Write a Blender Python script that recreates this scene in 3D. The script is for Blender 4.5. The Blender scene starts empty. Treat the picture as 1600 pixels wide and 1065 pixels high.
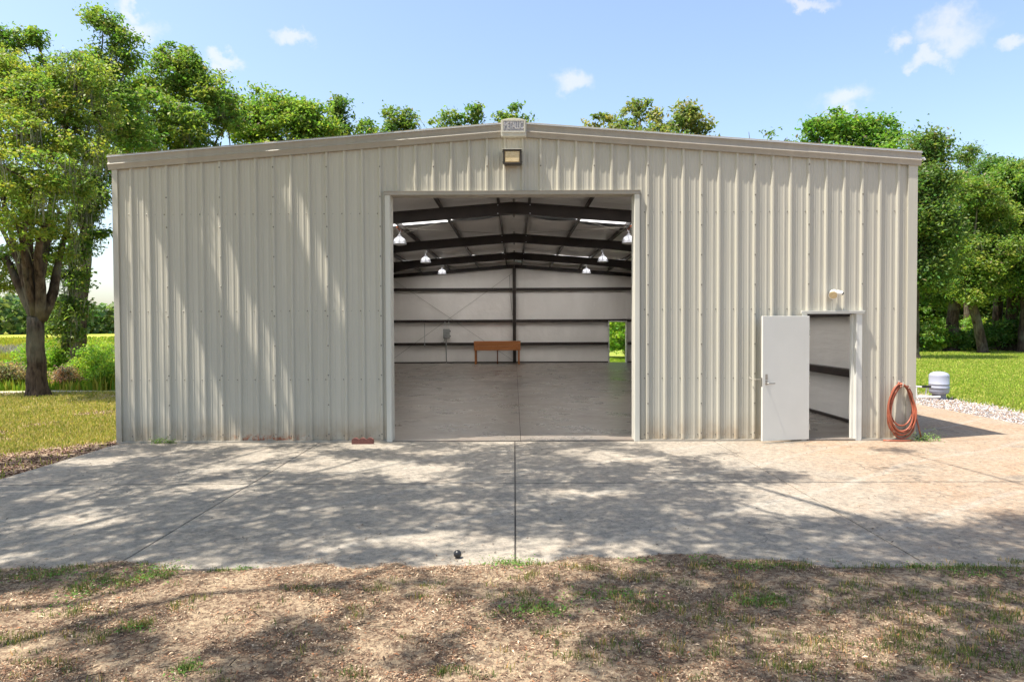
import bpy, math, random
import numpy as np
from mathutils import Matrix, Vector
rng = np.random.default_rng(7); random.seed(7)
PI = math.pi; R = math.radians
scene = bpy.context.scene; C = scene.collection

# ------------------------------------------------------------------ camera, sky, sun, exposure
CAMZ, CAMY = 1.98, -11.73
cam_d = bpy.data.cameras.new('camera'); cam = bpy.data.objects.new('camera', cam_d); C.objects.link(cam)
cam_d.lens = 24.0; cam_d.sensor_width = 36.0; cam_d.clip_end = 3000; cam_d.clip_start = 0.05
cam.matrix_world = (Matrix.Translation((0, CAMY, CAMZ)) @ Matrix.Rotation(R(0.21), 4, 'Z')
                    @ Matrix.Rotation(R(90 - 1.32), 4, 'X') @ Matrix.Rotation(R(-0.25), 4, 'Z'))
scene.camera = cam
CM = cam.matrix_world.copy()
def at(px, py, depth):
    """point of the place at a distance (along the view axis) read off the survey picture of 1600x1065"""
    d = CM.to_3x3() @ Vector(((px - 800) / 1066.7, (532.5 - py) / 1066.7, -1))
    return np.array(CM.translation + d * depth)
SUN = Vector((-1.92, -0.62, 4.85)).normalized()           # towards the sun
sd = bpy.data.lights.new('sun', 'SUN'); so = bpy.data.objects.new('sun', sd); C.objects.link(so)
sd.energy = 3.95; sd.angle = R(0.53); sd.color = (1.0, 0.93, 0.82)
so.rotation_euler = SUN.to_track_quat('Z', 'Y').to_euler(); so.location = (-20, -20, 40)
scene.view_settings.view_transform = 'Standard'; scene.view_settings.look = 'None'
scene.view_settings.exposure = 1.36; scene.view_settings.gamma = 1.0; scene.view_settings.use_curve_mapping = False
scene.render.engine = 'CYCLES'
scene.cycles.max_bounces = 10; scene.cycles.diffuse_bounces = 7; scene.cycles.glossy_bounces = 3
scene.cycles.transmission_bounces = 4; scene.cycles.transparent_max_bounces = 6
scene.cycles.sample_clamp_indirect = 6; scene.cycles.use_denoising = True
world = bpy.data.worlds.new('World'); scene.world = world; world.use_nodes = True
def build_world():
    nt = world.node_tree; N = nt.nodes; L = nt.links; N.clear()
    out = N.new('ShaderNodeOutputWorld'); bg = N.new('ShaderNodeBackground'); bg.inputs[1].default_value = 0.112
    sky = N.new('ShaderNodeTexSky'); sky.sky_type = 'NISHITA'; sky.sun_disc = False
    sky.sun_elevation = math.asin(SUN.z); sky.sun_rotation = math.atan2(SUN.x, SUN.y)
    sky.air_density = 1.0; sky.dust_density = 2.0; sky.ozone_density = 0.5
    tc = N.new('ShaderNodeTexCoord')
    nz = N.new('ShaderNodeTexNoise'); nz.inputs['Scale'].default_value = 16; nz.inputs['Detail'].default_value = 6; nz.inputs['Roughness'].default_value = .6
    L.new(tc.outputs['Generated'], nz.inputs['Vector'])
    sub = N.new('ShaderNodeVectorMath'); sub.operation = 'SUBTRACT'; L.new(nz.outputs['Color'], sub.inputs[0]); sub.inputs[1].default_value = (.5, .5, .5)
    sc_ = N.new('ShaderNodeVectorMath'); sc_.operation = 'SCALE'; L.new(sub.outputs[0], sc_.inputs[0]); sc_.inputs['Scale'].default_value = .10
    wr = N.new('ShaderNodeVectorMath'); wr.operation = 'ADD'; L.new(tc.outputs['Generated'], wr.inputs[0]); L.new(sc_.outputs[0], wr.inputs[1])
    puffs = []
    for (px, py, rx, ry) in [(460, 66, 36, 15), (892, 131, 44, 22), (1318, 160, 50, 24), (1262, 4, 50, 12), (1402, 64, 26, 20),
                             (1480, 56, 56, 34), (1450, 95, 34, 16), (1580, 64, 26, 18), (222, 42, 52, 26), (340, 92, 24, 14), (200, 12, 30, 14)]:
        v = Vector(at(px, py, 1.0)) - CM.translation; n = v.length; v.normalize()
        puffs.append((v, .82 * rx / 1066.7 / n, .78 * ry / 1066.7 / n))
    rr = random.Random(5)
    for i in range(16):
        az = rr.uniform(.9, 2 * PI - .9); el = rr.uniform(.12, .8)
        puffs.append((Vector((math.sin(az) * math.cos(el), math.cos(az) * math.cos(el), math.sin(el))), rr.uniform(.03, .07), rr.uniform(.015, .03)))
    prev = None
    for v, ru, rv in puffs:
        u = v.cross(Vector((0, 0, 1))).normalized(); w = u.cross(v)
        s = N.new('ShaderNodeVectorMath'); s.operation = 'SUBTRACT'; L.new(wr.outputs[0], s.inputs[0]); s.inputs[1].default_value = v
        m = N.new('ShaderNodeCombineXYZ')
        for k, (ax, r_) in enumerate(((u, ru), (w, rv), (v, .1))):
            d = N.new('ShaderNodeVectorMath'); d.operation = 'DOT_PRODUCT'; L.new(s.outputs[0], d.inputs[0]); d.inputs[1].default_value = ax / r_
            L.new(d.outputs['Value'], m.inputs[k])
        ln = N.new('ShaderNodeVectorMath'); ln.operation = 'LENGTH'; L.new(m.outputs[0], ln.inputs[0])
        if prev is None: prev = ln.outputs['Value']
        else:
            mi = N.new('ShaderNodeMath'); mi.operation = 'MINIMUM'; L.new(prev, mi.inputs[0]); L.new(ln.outputs['Value'], mi.inputs[1]); prev = mi.outputs[0]
    mr = N.new('ShaderNodeMapRange'); mr.interpolation_type = 'SMOOTHSTEP'; L.new(prev, mr.inputs[0])
    for i, val in ((1, 1.35), (2, .25), (3, 0), (4, .45)): mr.inputs[i].default_value = val
    mx = N.new('ShaderNodeMix'); mx.data_type = 'RGBA'; L.new(mr.outputs[0], mx.inputs[0]); L.new(sky.outputs[0], mx.inputs[6])
    mx.inputs[7].default_value = (4.2, 3.9, 4.1, 1)
    L.new(mx.outputs[2], bg.inputs[0]); L.new(bg.outputs[0], out.inputs[0])
build_world()

# ------------------------------------------------------------------ helpers
def link(o, parent=None):
    C.objects.link(o)
    if parent is not None: o.parent = parent
    return o
def mesh_np(name, V, F, mat=None, parent=None, col=None, smooth=False):
    V = np.asarray(V, np.float32); F = np.asarray(F, np.int32)
    me = bpy.data.meshes.new(name); n, k = F.shape
    me.vertices.add(len(V)); me.vertices.foreach_set('co', V.ravel())
    me.loops.add(n * k); me.loops.foreach_set('vertex_index', F.ravel())
    me.polygons.add(n); me.polygons.foreach_set('loop_start', np.arange(0, n * k, k, dtype=np.int32))
    if smooth: me.polygons.foreach_set('use_smooth', np.ones(n, bool))
    me.update(calc_edges=True)
    if col is not None:
        ca = me.color_attributes.new('Col', 'FLOAT_COLOR', 'POINT')
        c4 = np.ones((len(V), 4), np.float32); c4[:, :3] = col; ca.data.foreach_set('color', c4.ravel())
    o = bpy.data.objects.new(name, me)
    if mat: me.materials.append(mat)
    return link(o, parent)
class MB:
    def __init__(s): s.v = []; s.f = []
    def add(s, V, F):
        b = len(s.v); s.v += [tuple(map(float, p)) for p in V]; s.f += [tuple(i + b for i in f) for f in F]; return s
    def box(s, x0, x1, y0, y1, z0, z1):
        return s.add([(x0, y0, z0), (x1, y0, z0), (x1, y1, z0), (x0, y1, z0), (x0, y0, z1), (x1, y0, z1), (x1, y1, z1), (x0, y1, z1)],
                     [(0, 3, 2, 1), (4, 5, 6, 7), (0, 1, 5, 4), (1, 2, 6, 5), (2, 3, 7, 6), (3, 0, 4, 7)])
    def tube(s, pts, rad, n=8, caps=True):
        pts = [Vector(p) for p in pts]
        if not hasattr(rad, '__len__'): rad = [rad] * len(pts)
        V = []; F = []; prev = None
        for i, p in enumerate(pts):
            t = (pts[min(i + 1, len(pts) - 1)] - pts[max(i - 1, 0)]).normalized()
            if prev is None: a = t.orthogonal().normalized()
            else:
                a = prev - t * prev.dot(t); a = a.normalized() if a.length > 1e-6 else t.orthogonal().normalized()
            prev = a; b = t.cross(a)
            for k in range(n):
                th = 2 * PI * k / n; V.append(p + (a * math.cos(th) + b * math.sin(th)) * rad[i])
        for i in range(len(pts) - 1):
            for k in range(n):
                F.append((i * n + k, i * n + (k + 1) % n, (i + 1) * n + (k + 1) % n, (i + 1) * n + k))
        if caps: F.append(tuple(range(n - 1, -1, -1))); F.append(tuple(range((len(pts) - 1) * n, len(pts) * n)))
        return s.add(V, F)
    def lathe(s, prof, n=24, c=(0, 0, 0)):
        V = []; F = []
        for r, z in prof:
            for k in range(n): V.append((c[0] + r * math.cos(2 * PI * k / n), c[1] + r * math.sin(2 * PI * k / n), c[2] + z))
        for i in range(len(prof) - 1):
            for k in range(n): F.append((i * n + k, i * n + (k + 1) % n, (i + 1) * n + (k + 1) % n, (i + 1) * n + k))
        F.append(tuple(range(n - 1, -1, -1))); F.append(tuple(range((len(prof) - 1) * n, len(prof) * n)))
        return s.add(V, F)
    def extrude(s, poly, p0, p1, up=(0, 0, 1), close=True):
        """poly: (a,b) pairs; swept from p0 to p1; a along side vector, b along up"""
        p0 = Vector(p0); p1 = Vector(p1); t = (p1 - p0).normalized(); up = Vector(up); side = t.cross(up).normalized(); up2 = side.cross(t)
        V = [p + side * a + up2 * b for p in (p0, p1) for a, b in poly]; n = len(poly)
        F = [(i, (i + 1) % n, n + (i + 1) % n, n + i) for i in range(n if close else n - 1)]
        if close: F += [tuple(range(n - 1, -1, -1)), tuple(range(n, 2 * n))]
        return s.add(V, F)
    def build(s, name, mat, parent=None, bevel=0, smooth=False, loc=None, rotz=0):
        me = bpy.data.meshes.new(name); me.from_pydata(s.v, [], s.f); me.update()
        if smooth: me.polygons.foreach_set('use_smooth', [True] * len(me.polygons))
        me.materials.append(mat); o = bpy.data.objects.new(name, me); link(o, parent)
        if bevel:
            m = o.modifiers.new('bevel', 'BEVEL'); m.width = bevel; m.segments = 2; m.limit_method = 'ANGLE'
        if loc: o.location = loc
        if rotz: o.rotation_euler.z = rotz
        return o
def tag(o, label=None, cat=None, group=None, kind=None):
    if label: o['label'] = label
    if cat: o['category'] = cat
    if group: o['group'] = group
    if kind: o['kind'] = kind
    return o
def thing(name, label, cat, loc=(0, 0, 0), rotz=0, group=None):
    o = bpy.data.objects.new(name, None); C.objects.link(o); o.location = loc; o.rotation_euler.z = rotz
    o.empty_display_size = .2
    return tag(o, label, cat, group)
def copy_tree(o, parent=None):
    c = o.copy(); C.objects.link(c); c.parent = parent
    for ch in list(o.children): copy_tree(ch, c)
    return c

# ------------------------------------------------------------------ materials
class NT:
    def __init__(s, name):
        s.m = bpy.data.materials.new(name); s.m.use_nodes = True; s.N = s.m.node_tree.nodes; s.L = s.m.node_tree.links
        s.b = s.N['Principled BSDF']; s.out = s.N['Material Output']; s.geo = s.N.new('ShaderNodeNewGeometry'); s.pos = s.geo.outputs['Position']
    def n(s, t, **kw):
        x = s.N.new(t)
        for k, v in kw.items(): setattr(x, k, v)
        return x
    def scaled(s, v):
        x = s.n('ShaderNodeVectorMath', operation='MULTIPLY'); s.L.new(s.pos, x.inputs[0]); x.inputs[1].default_value = v; return x.outputs[0]
    def noise(s, scale=1, detail=4, rough=.55, vec=None, dist=0):
        x = s.n('ShaderNodeTexNoise'); x.inputs['Scale'].default_value = scale; x.inputs['Detail'].default_value = detail
        x.inputs['Roughness'].default_value = rough; x.inputs['Distortion'].default_value = dist
        s.L.new(vec if vec is not None else s.pos, x.inputs['Vector']); return x.outputs['Fac']
    def ramp(s, f, stops):
        x = s.n('ShaderNodeValToRGB'); e = x.color_ramp.elements
        while len(e) < len(stops): e.new(.5)
        for i, (p, c) in enumerate(stops):
            e[i].position = p; e[i].color = (c, c, c, 1) if not hasattr(c, '__len__') else (*c, 1)
        s.L.new(f, x.inputs[0]); return x.outputs[0]
    def mix(s, f, a, b, mode='MIX'):
        x = s.n('ShaderNodeMix', data_type='RGBA', blend_type=mode)
        for i, v in ((0, f), (6, a), (7, b)):
            if isinstance(v, (int, float)): x.inputs[i].default_value = v if i == 0 else (v, v, v, 1)
            elif isinstance(v, tuple): x.inputs[i].default_value = (*v, 1)
            else: s.L.new(v, x.inputs[i])
        return x.outputs[2]
    def math(s, op, a, b=0, c=None, clamp=False):
        x = s.n('ShaderNodeMath', operation=op, use_clamp=clamp)
        for i, v in enumerate((a, b) if c is None else (a, b, c)):
            if isinstance(v, (int, float)): x.inputs[i].default_value = v
            else: s.L.new(v, x.inputs[i])
        return x.outputs[0]
    def xyz(s):
        x = s.n('ShaderNodeSeparateXYZ'); s.L.new(s.pos, x.inputs[0]); return x.outputs
    def maprange(s, v, a, b, c=0., d=1.):
        x = s.n('ShaderNodeMapRange', interpolation_type='SMOOTHSTEP'); s.L.new(v, x.inputs[0])
        for i, q in enumerate((a, b, c, d)): x.inputs[i + 1].default_value = q
        return x.outputs[0]
    def attr(s):
        x = s.n('ShaderNodeAttribute', attribute_name='Col'); return x.outputs['Color']
    def set(s, col=None, rough=None, spec=None, metal=None):
        for k, v in (('Base Color', col), ('Roughness', rough), ('Specular IOR Level', spec), ('Metallic', metal)):
            if v is None: continue
            if isinstance(v, (int, float)): s.b.inputs[k].default_value = v
            elif isinstance(v, tuple): s.b.inputs[k].default_value = (*v, 1)
            else: s.L.new(v, s.b.inputs[k])
        return s
    def bump(s, h, strength=.3, dist=.01):
        x = s.n('ShaderNodeBump'); x.inputs['Strength'].default_value = strength; x.inputs['Distance'].default_value = dist
        s.L.new(h, x.inputs['Height']); s.L.new(x.outputs[0], s.b.inputs['Normal']); return s
def simple(name, col, rough=.6, metal=0, var=.15, scale=8, spec=.5):
    t = NT(name); f = t.noise(scale, 5)
    c = t.mix(t.ramp(f, [(.3, 0.), (.7, 1.)]), tuple(v * (1 - var) for v in col), tuple(min(1, v * (1 + var)) for v in col))
    t.set(c, rough, spec, metal).bump(f, .05, .005); return t.m

def wall_metal(name, base, dirt=True):
    t = NT(name); x, y, z = t.xyz()
    st = t.noise(1, 5, .6, t.scaled((9, 9, .35)))
    big = t.noise(.7, 3, .5)
    c = t.mix(t.ramp(st, [(.3, 0.), (.75, 1.)]), tuple(v * .9 for v in base), tuple(v * 1.05 for v in base))
    c = t.mix(t.ramp(big, [(.35, 0.), (.7, .35)]), c, (base[0] * .86, base[1] * .88, base[2] * .9))
    if dirt:
        sp = t.noise(60, 3, .7); c = t.mix(t.ramp(sp, [(.66, 0.), (.75, .35)]), c, (.25, .22, .18))
        low = t.math('MULTIPLY', t.maprange(z, .55, 0.0), t.ramp(t.noise(3.5, 5, .65), [(.3, .2), (.65, .95)]))
        c = t.mix(low, c, (.33, .26, .18))
        rs = t.math('MULTIPLY', t.maprange(z, .16, .03), t.math('MULTIPLY', t.maprange(x, -5.1, -4.6), t.maprange(x, -3.3, -4.1)))
        rs = t.math('MULTIPLY', rs, t.ramp(t.noise(14, 4, .7), [(.45, 0.), (.6, 1.)]))
        c = t.mix(rs, c, (.30, .09, .04))
    oi = t.n('ShaderNodeObjectInfo'); k = t.maprange(oi.outputs['Random'], 0, 1, .955, 1.03); kk = t.n('ShaderNodeCombineXYZ')
    for i in range(3): t.L.new(k, kk.inputs[i])
    c = t.mix(1.0, c, kk.outputs[0], 'MULTIPLY')
    wavy = t.noise(1, 2, .5, t.scaled((2.5, 2.5, .8)))
    t.set(c, .42, .45).bump(wavy, .35, .02); return t.m
M = {}
M['wall'] = wall_metal('painted_wall_metal', (.49, .465, .39))
M['trim'] = wall_metal('painted_trim_metal', (.37, .335, .28), False)
M['trim_light'] = wall_metal('pale_trim_metal', (.58, .56, .49), False)
M['roof'] = simple('galvalume_roof', (.62, .63, .64), .35, .55, .1, 2)
M['steel'] = simple('dark_red_oxide_steel', (.026, .017, .014), .5, 0, .35, 3)
M['purlin'] = simple('purlin_steel', (.05, .04, .035), .42, .0, .4, 2)
M['door_white'] = simple('white_door_paint', (.66, .65, .60), .4, 0, .03, 2)
M['frame_white'] = simple('door_frame_paint', (.60, .60, .56), .45, 0, .05, 4)
M['chrome'] = simple('brushed_handle_metal', (.35, .34, .32), .3, .8, .1, 20)
M['black'] = simple('black_plastic', (.02, .02, .022), .35, 0, .3, 10)
M['white_plastic'] = simple('white_plastic', (.78, .78, .76), .4, 0, .04, 9)
M['pvc'] = simple('white_pipe', (.75, .74, .70), .4, 0, .06, 20)
M['bronze'] = simple('bronze_lamp_metal', (.045, .035, .028), .4, .3, .2, 10)
M['screw'] = simple('screw_head', (.16, .15, .13), .4, .5, .2, 30)
M['alu'] = simple('spun_aluminium', (.72, .74, .80), .28, .65, .08, 12)
M['grey_box'] = simple('grey_enclosure_paint', (.28, .29, .28), .5, 0, .1, 6)
M['wire'] = simple('dull_wire', (.30, .28, .24), .5, .2, .1, 9)
M['tank'] = simple('pale_grey_tank_paint', (.33, .35, .43), .4, 0, .03, 3)
M['tank_base'] = simple('grey_tank_base', (.22, .22, .25), .5, 0, .1, 8)
M['orange'] = simple('orange_painted_steel', (.45, .12, .04), .5, 0, .2, 8)

def liner_mat():
    t = NT('white_insulation_facing'); f = t.noise(1, 4, .5, t.scaled((1.2, 1.2, .6))); w = t.noise(1, 3, .5, t.scaled((5, 1, 5)), 0)
    c = t.mix(t.ramp(f, [(.3, 0.), (.7, 1.)]), (.80, .77, .73), (.88, .85, .81)); t.set(c, .5, .4).bump(w, .5, .03); return t.m
M['liner'] = liner_mat()
def ceil_mat():
    t = NT('sagging_ceiling_insulation'); w = t.noise(1, 3, .5, t.scaled((.5, 4.5, .5)), 0)
    f = t.noise(.8, 4); c = t.mix(t.ramp(f, [(.3, 0.), (.7, 1.)]), (.78, .76, .73), (.86, .84, .81)); t.set(c, .45, .4).bump(w, .7, .06); return t.m
M['ceiling'] = ceil_mat()
def sky_panel():
    t = NT('translucent_skylight'); tr = t.n('ShaderNodeBsdfTranslucent'); tr.inputs[0].default_value = (.92, .92, .90, 1)
    df = t.n('ShaderNodeBsdfDiffuse'); df.inputs[0].default_value = (.6, .6, .6, 1); mx = t.n('ShaderNodeMixShader'); mx.inputs[0].default_value = .85
    t.L.new(df.outputs[0], mx.inputs[1]); t.L.new(tr.outputs[0], mx.inputs[2]); t.L.new(mx.outputs[0], t.out.inputs[0]); return t.m
M['skylight'] = sky_panel()

def concrete_out():
    t = NT('weathered_concrete'); x, y, z = t.xyz()
    big = t.noise(.45, 5, .6); mid = t.noise(2.2, 6, .65, None, .6); fine = t.noise(38, 5, .7); vf = t.noise(180, 3, .7)
    clean = t.mix(t.ramp(mid, [(.3, 0.), (.72, 1.)]), (.31, .275, .225), (.41, .35, .28))
    peach = t.mix(t.ramp(t.noise(1.1, 5, .6), [(.35, 0.), (.65, 1.)]), (.33, .245, .16), (.33, .20, .105))
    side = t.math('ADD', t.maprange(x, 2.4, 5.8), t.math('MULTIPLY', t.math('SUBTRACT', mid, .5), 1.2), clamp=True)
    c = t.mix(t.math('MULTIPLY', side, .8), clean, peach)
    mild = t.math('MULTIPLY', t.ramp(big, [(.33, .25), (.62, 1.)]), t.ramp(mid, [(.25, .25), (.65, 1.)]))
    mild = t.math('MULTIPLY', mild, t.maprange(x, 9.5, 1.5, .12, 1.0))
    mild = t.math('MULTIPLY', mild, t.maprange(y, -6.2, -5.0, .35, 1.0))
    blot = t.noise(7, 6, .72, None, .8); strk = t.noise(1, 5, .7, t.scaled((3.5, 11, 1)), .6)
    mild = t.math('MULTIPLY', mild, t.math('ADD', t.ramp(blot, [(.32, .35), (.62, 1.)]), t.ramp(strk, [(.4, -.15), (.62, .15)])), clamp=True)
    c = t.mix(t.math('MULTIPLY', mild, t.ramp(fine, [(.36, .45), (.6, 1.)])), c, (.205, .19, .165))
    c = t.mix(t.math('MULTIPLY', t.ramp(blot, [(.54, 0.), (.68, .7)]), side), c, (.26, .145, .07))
    vo = t.n('ShaderNodeTexVoronoi', feature='DISTANCE_TO_EDGE'); vo.inputs['Scale'].default_value = .33
    wv_ = t.n('ShaderNodeVectorMath', operation='ADD'); nv = t.n('ShaderNodeTexNoise'); nv.inputs['Scale'].default_value = 1.5; nv.inputs['Detail'].default_value = 6; t.L.new(t.pos, nv.inputs['Vector'])
    t.L.new(t.pos, wv_.inputs[0]); t.L.new(nv.outputs['Color'], wv_.inputs[1]); t.L.new(wv_.outputs[0], vo.inputs['Vector'])
    ck = t.math('MULTIPLY', t.ramp(vo.outputs['Distance'], [(.0, 1.), (.0035, 0.)]), t.ramp(t.noise(.5, 3), [(.5, 0.), (.6, .8)])); c = t.mix(ck, c, (.07, .06, .05))
    oil = t.math('MULTIPLY', t.ramp(t.noise(1.3, 4, .5), [(.60, 0.), (.70, .55)]), t.ramp(fine, [(.3, .4), (.6, 1.)])); c = t.mix(oil, c, (.10, .095, .085))
    for (cy, wd, ax) in ((-3.12, .04, y), (0.0, .012, x)):
        dj = t.math('ABSOLUTE', t.math('SUBTRACT', ax, cy)); dj = t.maprange(dj, wd * 1.3, wd * .3); c = t.mix(t.math('MULTIPLY', dj, t.ramp(t.noise(5, 5, .7), [(.3, .2), (.6, .7)])), c, (.08, .075, .065))
    # worn pale tyre lines
    wv = t.n('ShaderNodeTexWave', wave_type='BANDS', bands_direction='X'); wv.inputs['Scale'].default_value = .22; wv.inputs['Distortion'].default_value = 2.4; wv.inputs['Detail'].default_value = 3
    mp = t.n('ShaderNodeMapping'); mp.inputs['Rotation'].default_value = (0, 0, .95); t.L.new(t.pos, mp.inputs[0]); t.L.new(mp.outputs[0], wv.inputs[0])
    ln = t.math('MULTIPLY', t.ramp(wv.outputs['Fac'], [(.975, 0.), (.995, .35)]), t.ramp(fine, [(.35, .1), (.6, 1.)]))
    c = t.mix(ln, c, (.42, .40, .36))
    mot = t.noise(16, 7, .78, None, .4); c = t.mix(t.ramp(mot, [(.36, .62), (.52, 0.)]), c, (.095, .09, .083)); c = t.mix(t.ramp(mot, [(.52, 0.), (.64, .6)]), c, (.40, .365, .31))
    c = t.mix(t.ramp(vf, [(.34, .6), (.5, 0.)]), c, (.08, .075, .07))
    c = t.mix(t.ramp(t.noise(95, 3, .6), [(.62, 0.), (.74, .4)]), c, (.6, .55, .47))
    t.set(c, .85, .25).bump(t.math('ADD', fine, vf), .35, .004); return t.m
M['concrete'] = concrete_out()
def concrete_in():
    t = NT('polished_floor_concrete')
    a = t.noise(1, 5, .62, t.scaled((.45, .5, 1)), .8); b = t.noise(1.1, 7, .72, t.scaled((.8, 1, 1)), .5); f = t.noise(50, 4, .7)
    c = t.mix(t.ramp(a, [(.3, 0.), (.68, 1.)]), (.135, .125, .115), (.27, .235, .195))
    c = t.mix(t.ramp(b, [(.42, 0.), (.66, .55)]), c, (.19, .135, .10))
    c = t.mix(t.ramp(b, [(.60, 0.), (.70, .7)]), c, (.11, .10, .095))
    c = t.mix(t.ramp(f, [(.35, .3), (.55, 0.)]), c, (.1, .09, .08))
    t.set(c, t.ramp(b, [(.3, .20), (.7, .42)]), .6).bump(f, .05, .002); return t.m
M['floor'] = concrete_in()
M['joint'] = simple('dark_joint_fill', (.045, .04, .035), .9, 0, .3, 30)

def ground_mat():
    t = NT('yard_ground'); a = t.attr(); n1 = t.noise(3, 6, .65); n2 = t.noise(22, 6, .7); n3 = t.noise(90, 4, .7)
    sand = t.mix(t.ramp(n2, [(.3, 0.), (.7, 1.)]), (.40, .305, .20), (.56, .44, .305))
    litter = t.mix(t.ramp(n3, [(.35, 0.), (.65, 1.)]), (.06, .038, .027), (.22, .145, .10))
    f = t.math('ADD', t.math('MULTIPLY', t.ramp(n1, [(.35, 0.), (.62, 1.)]), .6), t.math('MULTIPLY', t.ramp(n2, [(.44, 0.), (.56, 1.)]), .65))
    soil = t.mix(f, sand, litter)
    grass = t.mix(t.ramp(n1, [(.3, 0.), (.7, 1.)]), (.21, .24, .05), (.36, .30, .11))
    grass = t.mix(t.ramp(n3, [(.4, 0.), (.7, .5)]), grass, (.09, .11, .02))
    gx_, gy_, gz_ = t.xyz(); grass = t.mix(t.maprange(gx_, -4, 8, 0, .85), grass, t.mix(t.ramp(n1, [(.3, 0.), (.7, 1.)]), (.15, .24, .025), (.26, .33, .04)))
    field = t.mix(t.ramp(t.noise(.12, 4, .6), [(.4, 0.), (.6, 1.)]), (.20, .30, .04), (.42, .36, .06))
    sp = t.n('ShaderNodeSeparateColor'); t.L.new(a, sp.inputs[0])
    c = t.mix(sp.outputs[0], soil, grass); c = t.mix(sp.outputs[1], c, field)
    pale = t.mix(t.ramp(n2, [(.3, 0.), (.7, 1.)]), (.38, .34, .30), (.52, .48, .44)); c = t.mix(sp.outputs[2], c, pale)
    t.set(c, .95, .1).bump(t.math('ADD', n2, n3), .8, .02); return t.m
M['ground'] = ground_mat()
def vcol(name, rough=.8, trans=0., spec=.2, mul=1.):
    t = NT(name); a = t.attr()
    if mul != 1: a = t.mix(1.0, a, (mul, mul, mul), 'MULTIPLY')
    t.set(a, rough, spec)
    if trans:
        tr = t.n('ShaderNodeBsdfTranslucent'); t.L.new(t.mix(1.0, a, (1.25, 1.35, .7), 'MULTIPLY'), tr.inputs[0])
        mx = t.n('ShaderNodeMixShader'); mx.inputs[0].default_value = trans
        t.L.new(t.b.outputs[0], mx.inputs[1]); t.L.new(tr.outputs[0], mx.inputs[2]); t.L.new(mx.outputs[0], t.out.inputs[0])
    return t.m
M['leaf'] = vcol('oak_leaves', .5, .48, .3)
M['grass'] = vcol('grass_blades', .6, .35, .2)
M['litter'] = vcol('dry_litter', .9)
M['stone'] = vcol('gravel_stone', .85)
M['moss'] = vcol('spanish_moss', .95, .3)
def bark():
    t = NT('oak_bark'); v = t.scaled((9, 9, 2.2)); n = t.noise(1, 6, .65, v, .5); b = t.noise(.9, 3)
    c = t.mix(t.ramp(n, [(.35, 0.), (.65, 1.)]), (.022, .016, .012), (.11, .08, .058)); c = t.mix(t.ramp(b, [(.5, 0.), (.7, .5)]), c, (.20, .20, .15))
    t.set(c, .95, .1).bump(n, 1.0, .05); return t.m
M['bark'] = bark()
def wood():
    t = NT('orange_brown_wood'); n = t.noise(1, 5, .6, t.scaled((1.5, 20, 20)), .8)
    c = t.mix(t.ramp(n, [(.3, 0.), (.7, 1.)]), (.34, .115, .03), (.50, .20, .065)); t.set(c, .45, .4); return t.m
M['wood'] = wood()
M['wood_dark'] = simple('dark_wood', (.17, .05, .02), .5, 0, .2, 10)
def lens():
    t = NT('prismatic_lamp_lens'); x, y, z = t.xyz(); n = t.noise(1, 2, .5, t.scaled((30, 30, 120)))
    c = t.mix(t.ramp(n, [(.3, 0.), (.7, 1.)]), (.55, .42, .22), (.75, .60, .36)); t.set(c, .2, .6).bump(n, .3, .01); return t.m
M['lens'] = lens()
M['hose'] = simple('orange_rubber_hose', (.31, .085, .045), .45, 0, .35, 5)
M['red_concrete'] = simple('red_edging_concrete', (.15, .058, .048), .85, 0, .3, 30)

# ------------------------------------------------------------------ the setting: ground
W0, W1, LEN = -6.86, 6.865, 24.4
SLAB_L, SLAB_R, SLAB_F = -6.80, 10.02, -6.14
ZS = -0.02                                          # top of the apron
def vnoise(x, y, s, seed=0):
    """smooth value noise, numpy"""
    x = np.asarray(x) * s; y = np.asarray(y) * s
    def h(i, j):
        q = (i.astype(np.int64) * 374761393 + j.astype(np.int64) * 668265263 + seed * 1442695041) & 0xffffffff
        q = ((q ^ (q >> 13)) * 1274126177) & 0xffffffff
        return ((q ^ (q >> 16)) & 0xffff) / 65535.
    i = np.floor(x); j = np.floor(y); u = x - i; v = y - j; u = u * u * (3 - 2 * u); v = v * v * (3 - 2 * v)
    return (h(i, j) * (1 - u) + h(i + 1, j) * u) * (1 - v) + (h(i, j + 1) * (1 - u) + h(i + 1, j + 1) * u) * v
def fbm(x, y, s, seed=0):
    return (vnoise(x, y, s, seed) + .5 * vnoise(x, y, s * 2.1, seed + 1) + .25 * vnoise(x, y, s * 4.3, seed + 2)) / 1.75
def ss(a, b, x): t = np.clip((x - a) / (b - a), 0, 1); return t * t * (3 - 2 * t)
def ground_z(x, y):
    z = -.07 + .03 * (fbm(x, y, .9, 3) - .5) + .012 * (fbm(x, y, 6, 4) - .5)
    edge = SLAB_F + .06 + .55 * (fbm(x, 0 * y, .7, 9) - .42) + .30 * (fbm(x, y, 3, 5) - .5) + .12 * (fbm(x, y, 11, 6) - .5) + .30 * np.exp(-((x - 1.6) / 1.0) ** 2)
    front = ss(.30, -.22, y - edge)
    z = z + front * .075 * ss(-12, -9, x)
    inside = (x > SLAB_L - .05) & (x < SLAB_R + .05) & (y > SLAB_F + .75)
    z = np.where(inside, -.16, z)
    return z
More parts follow.
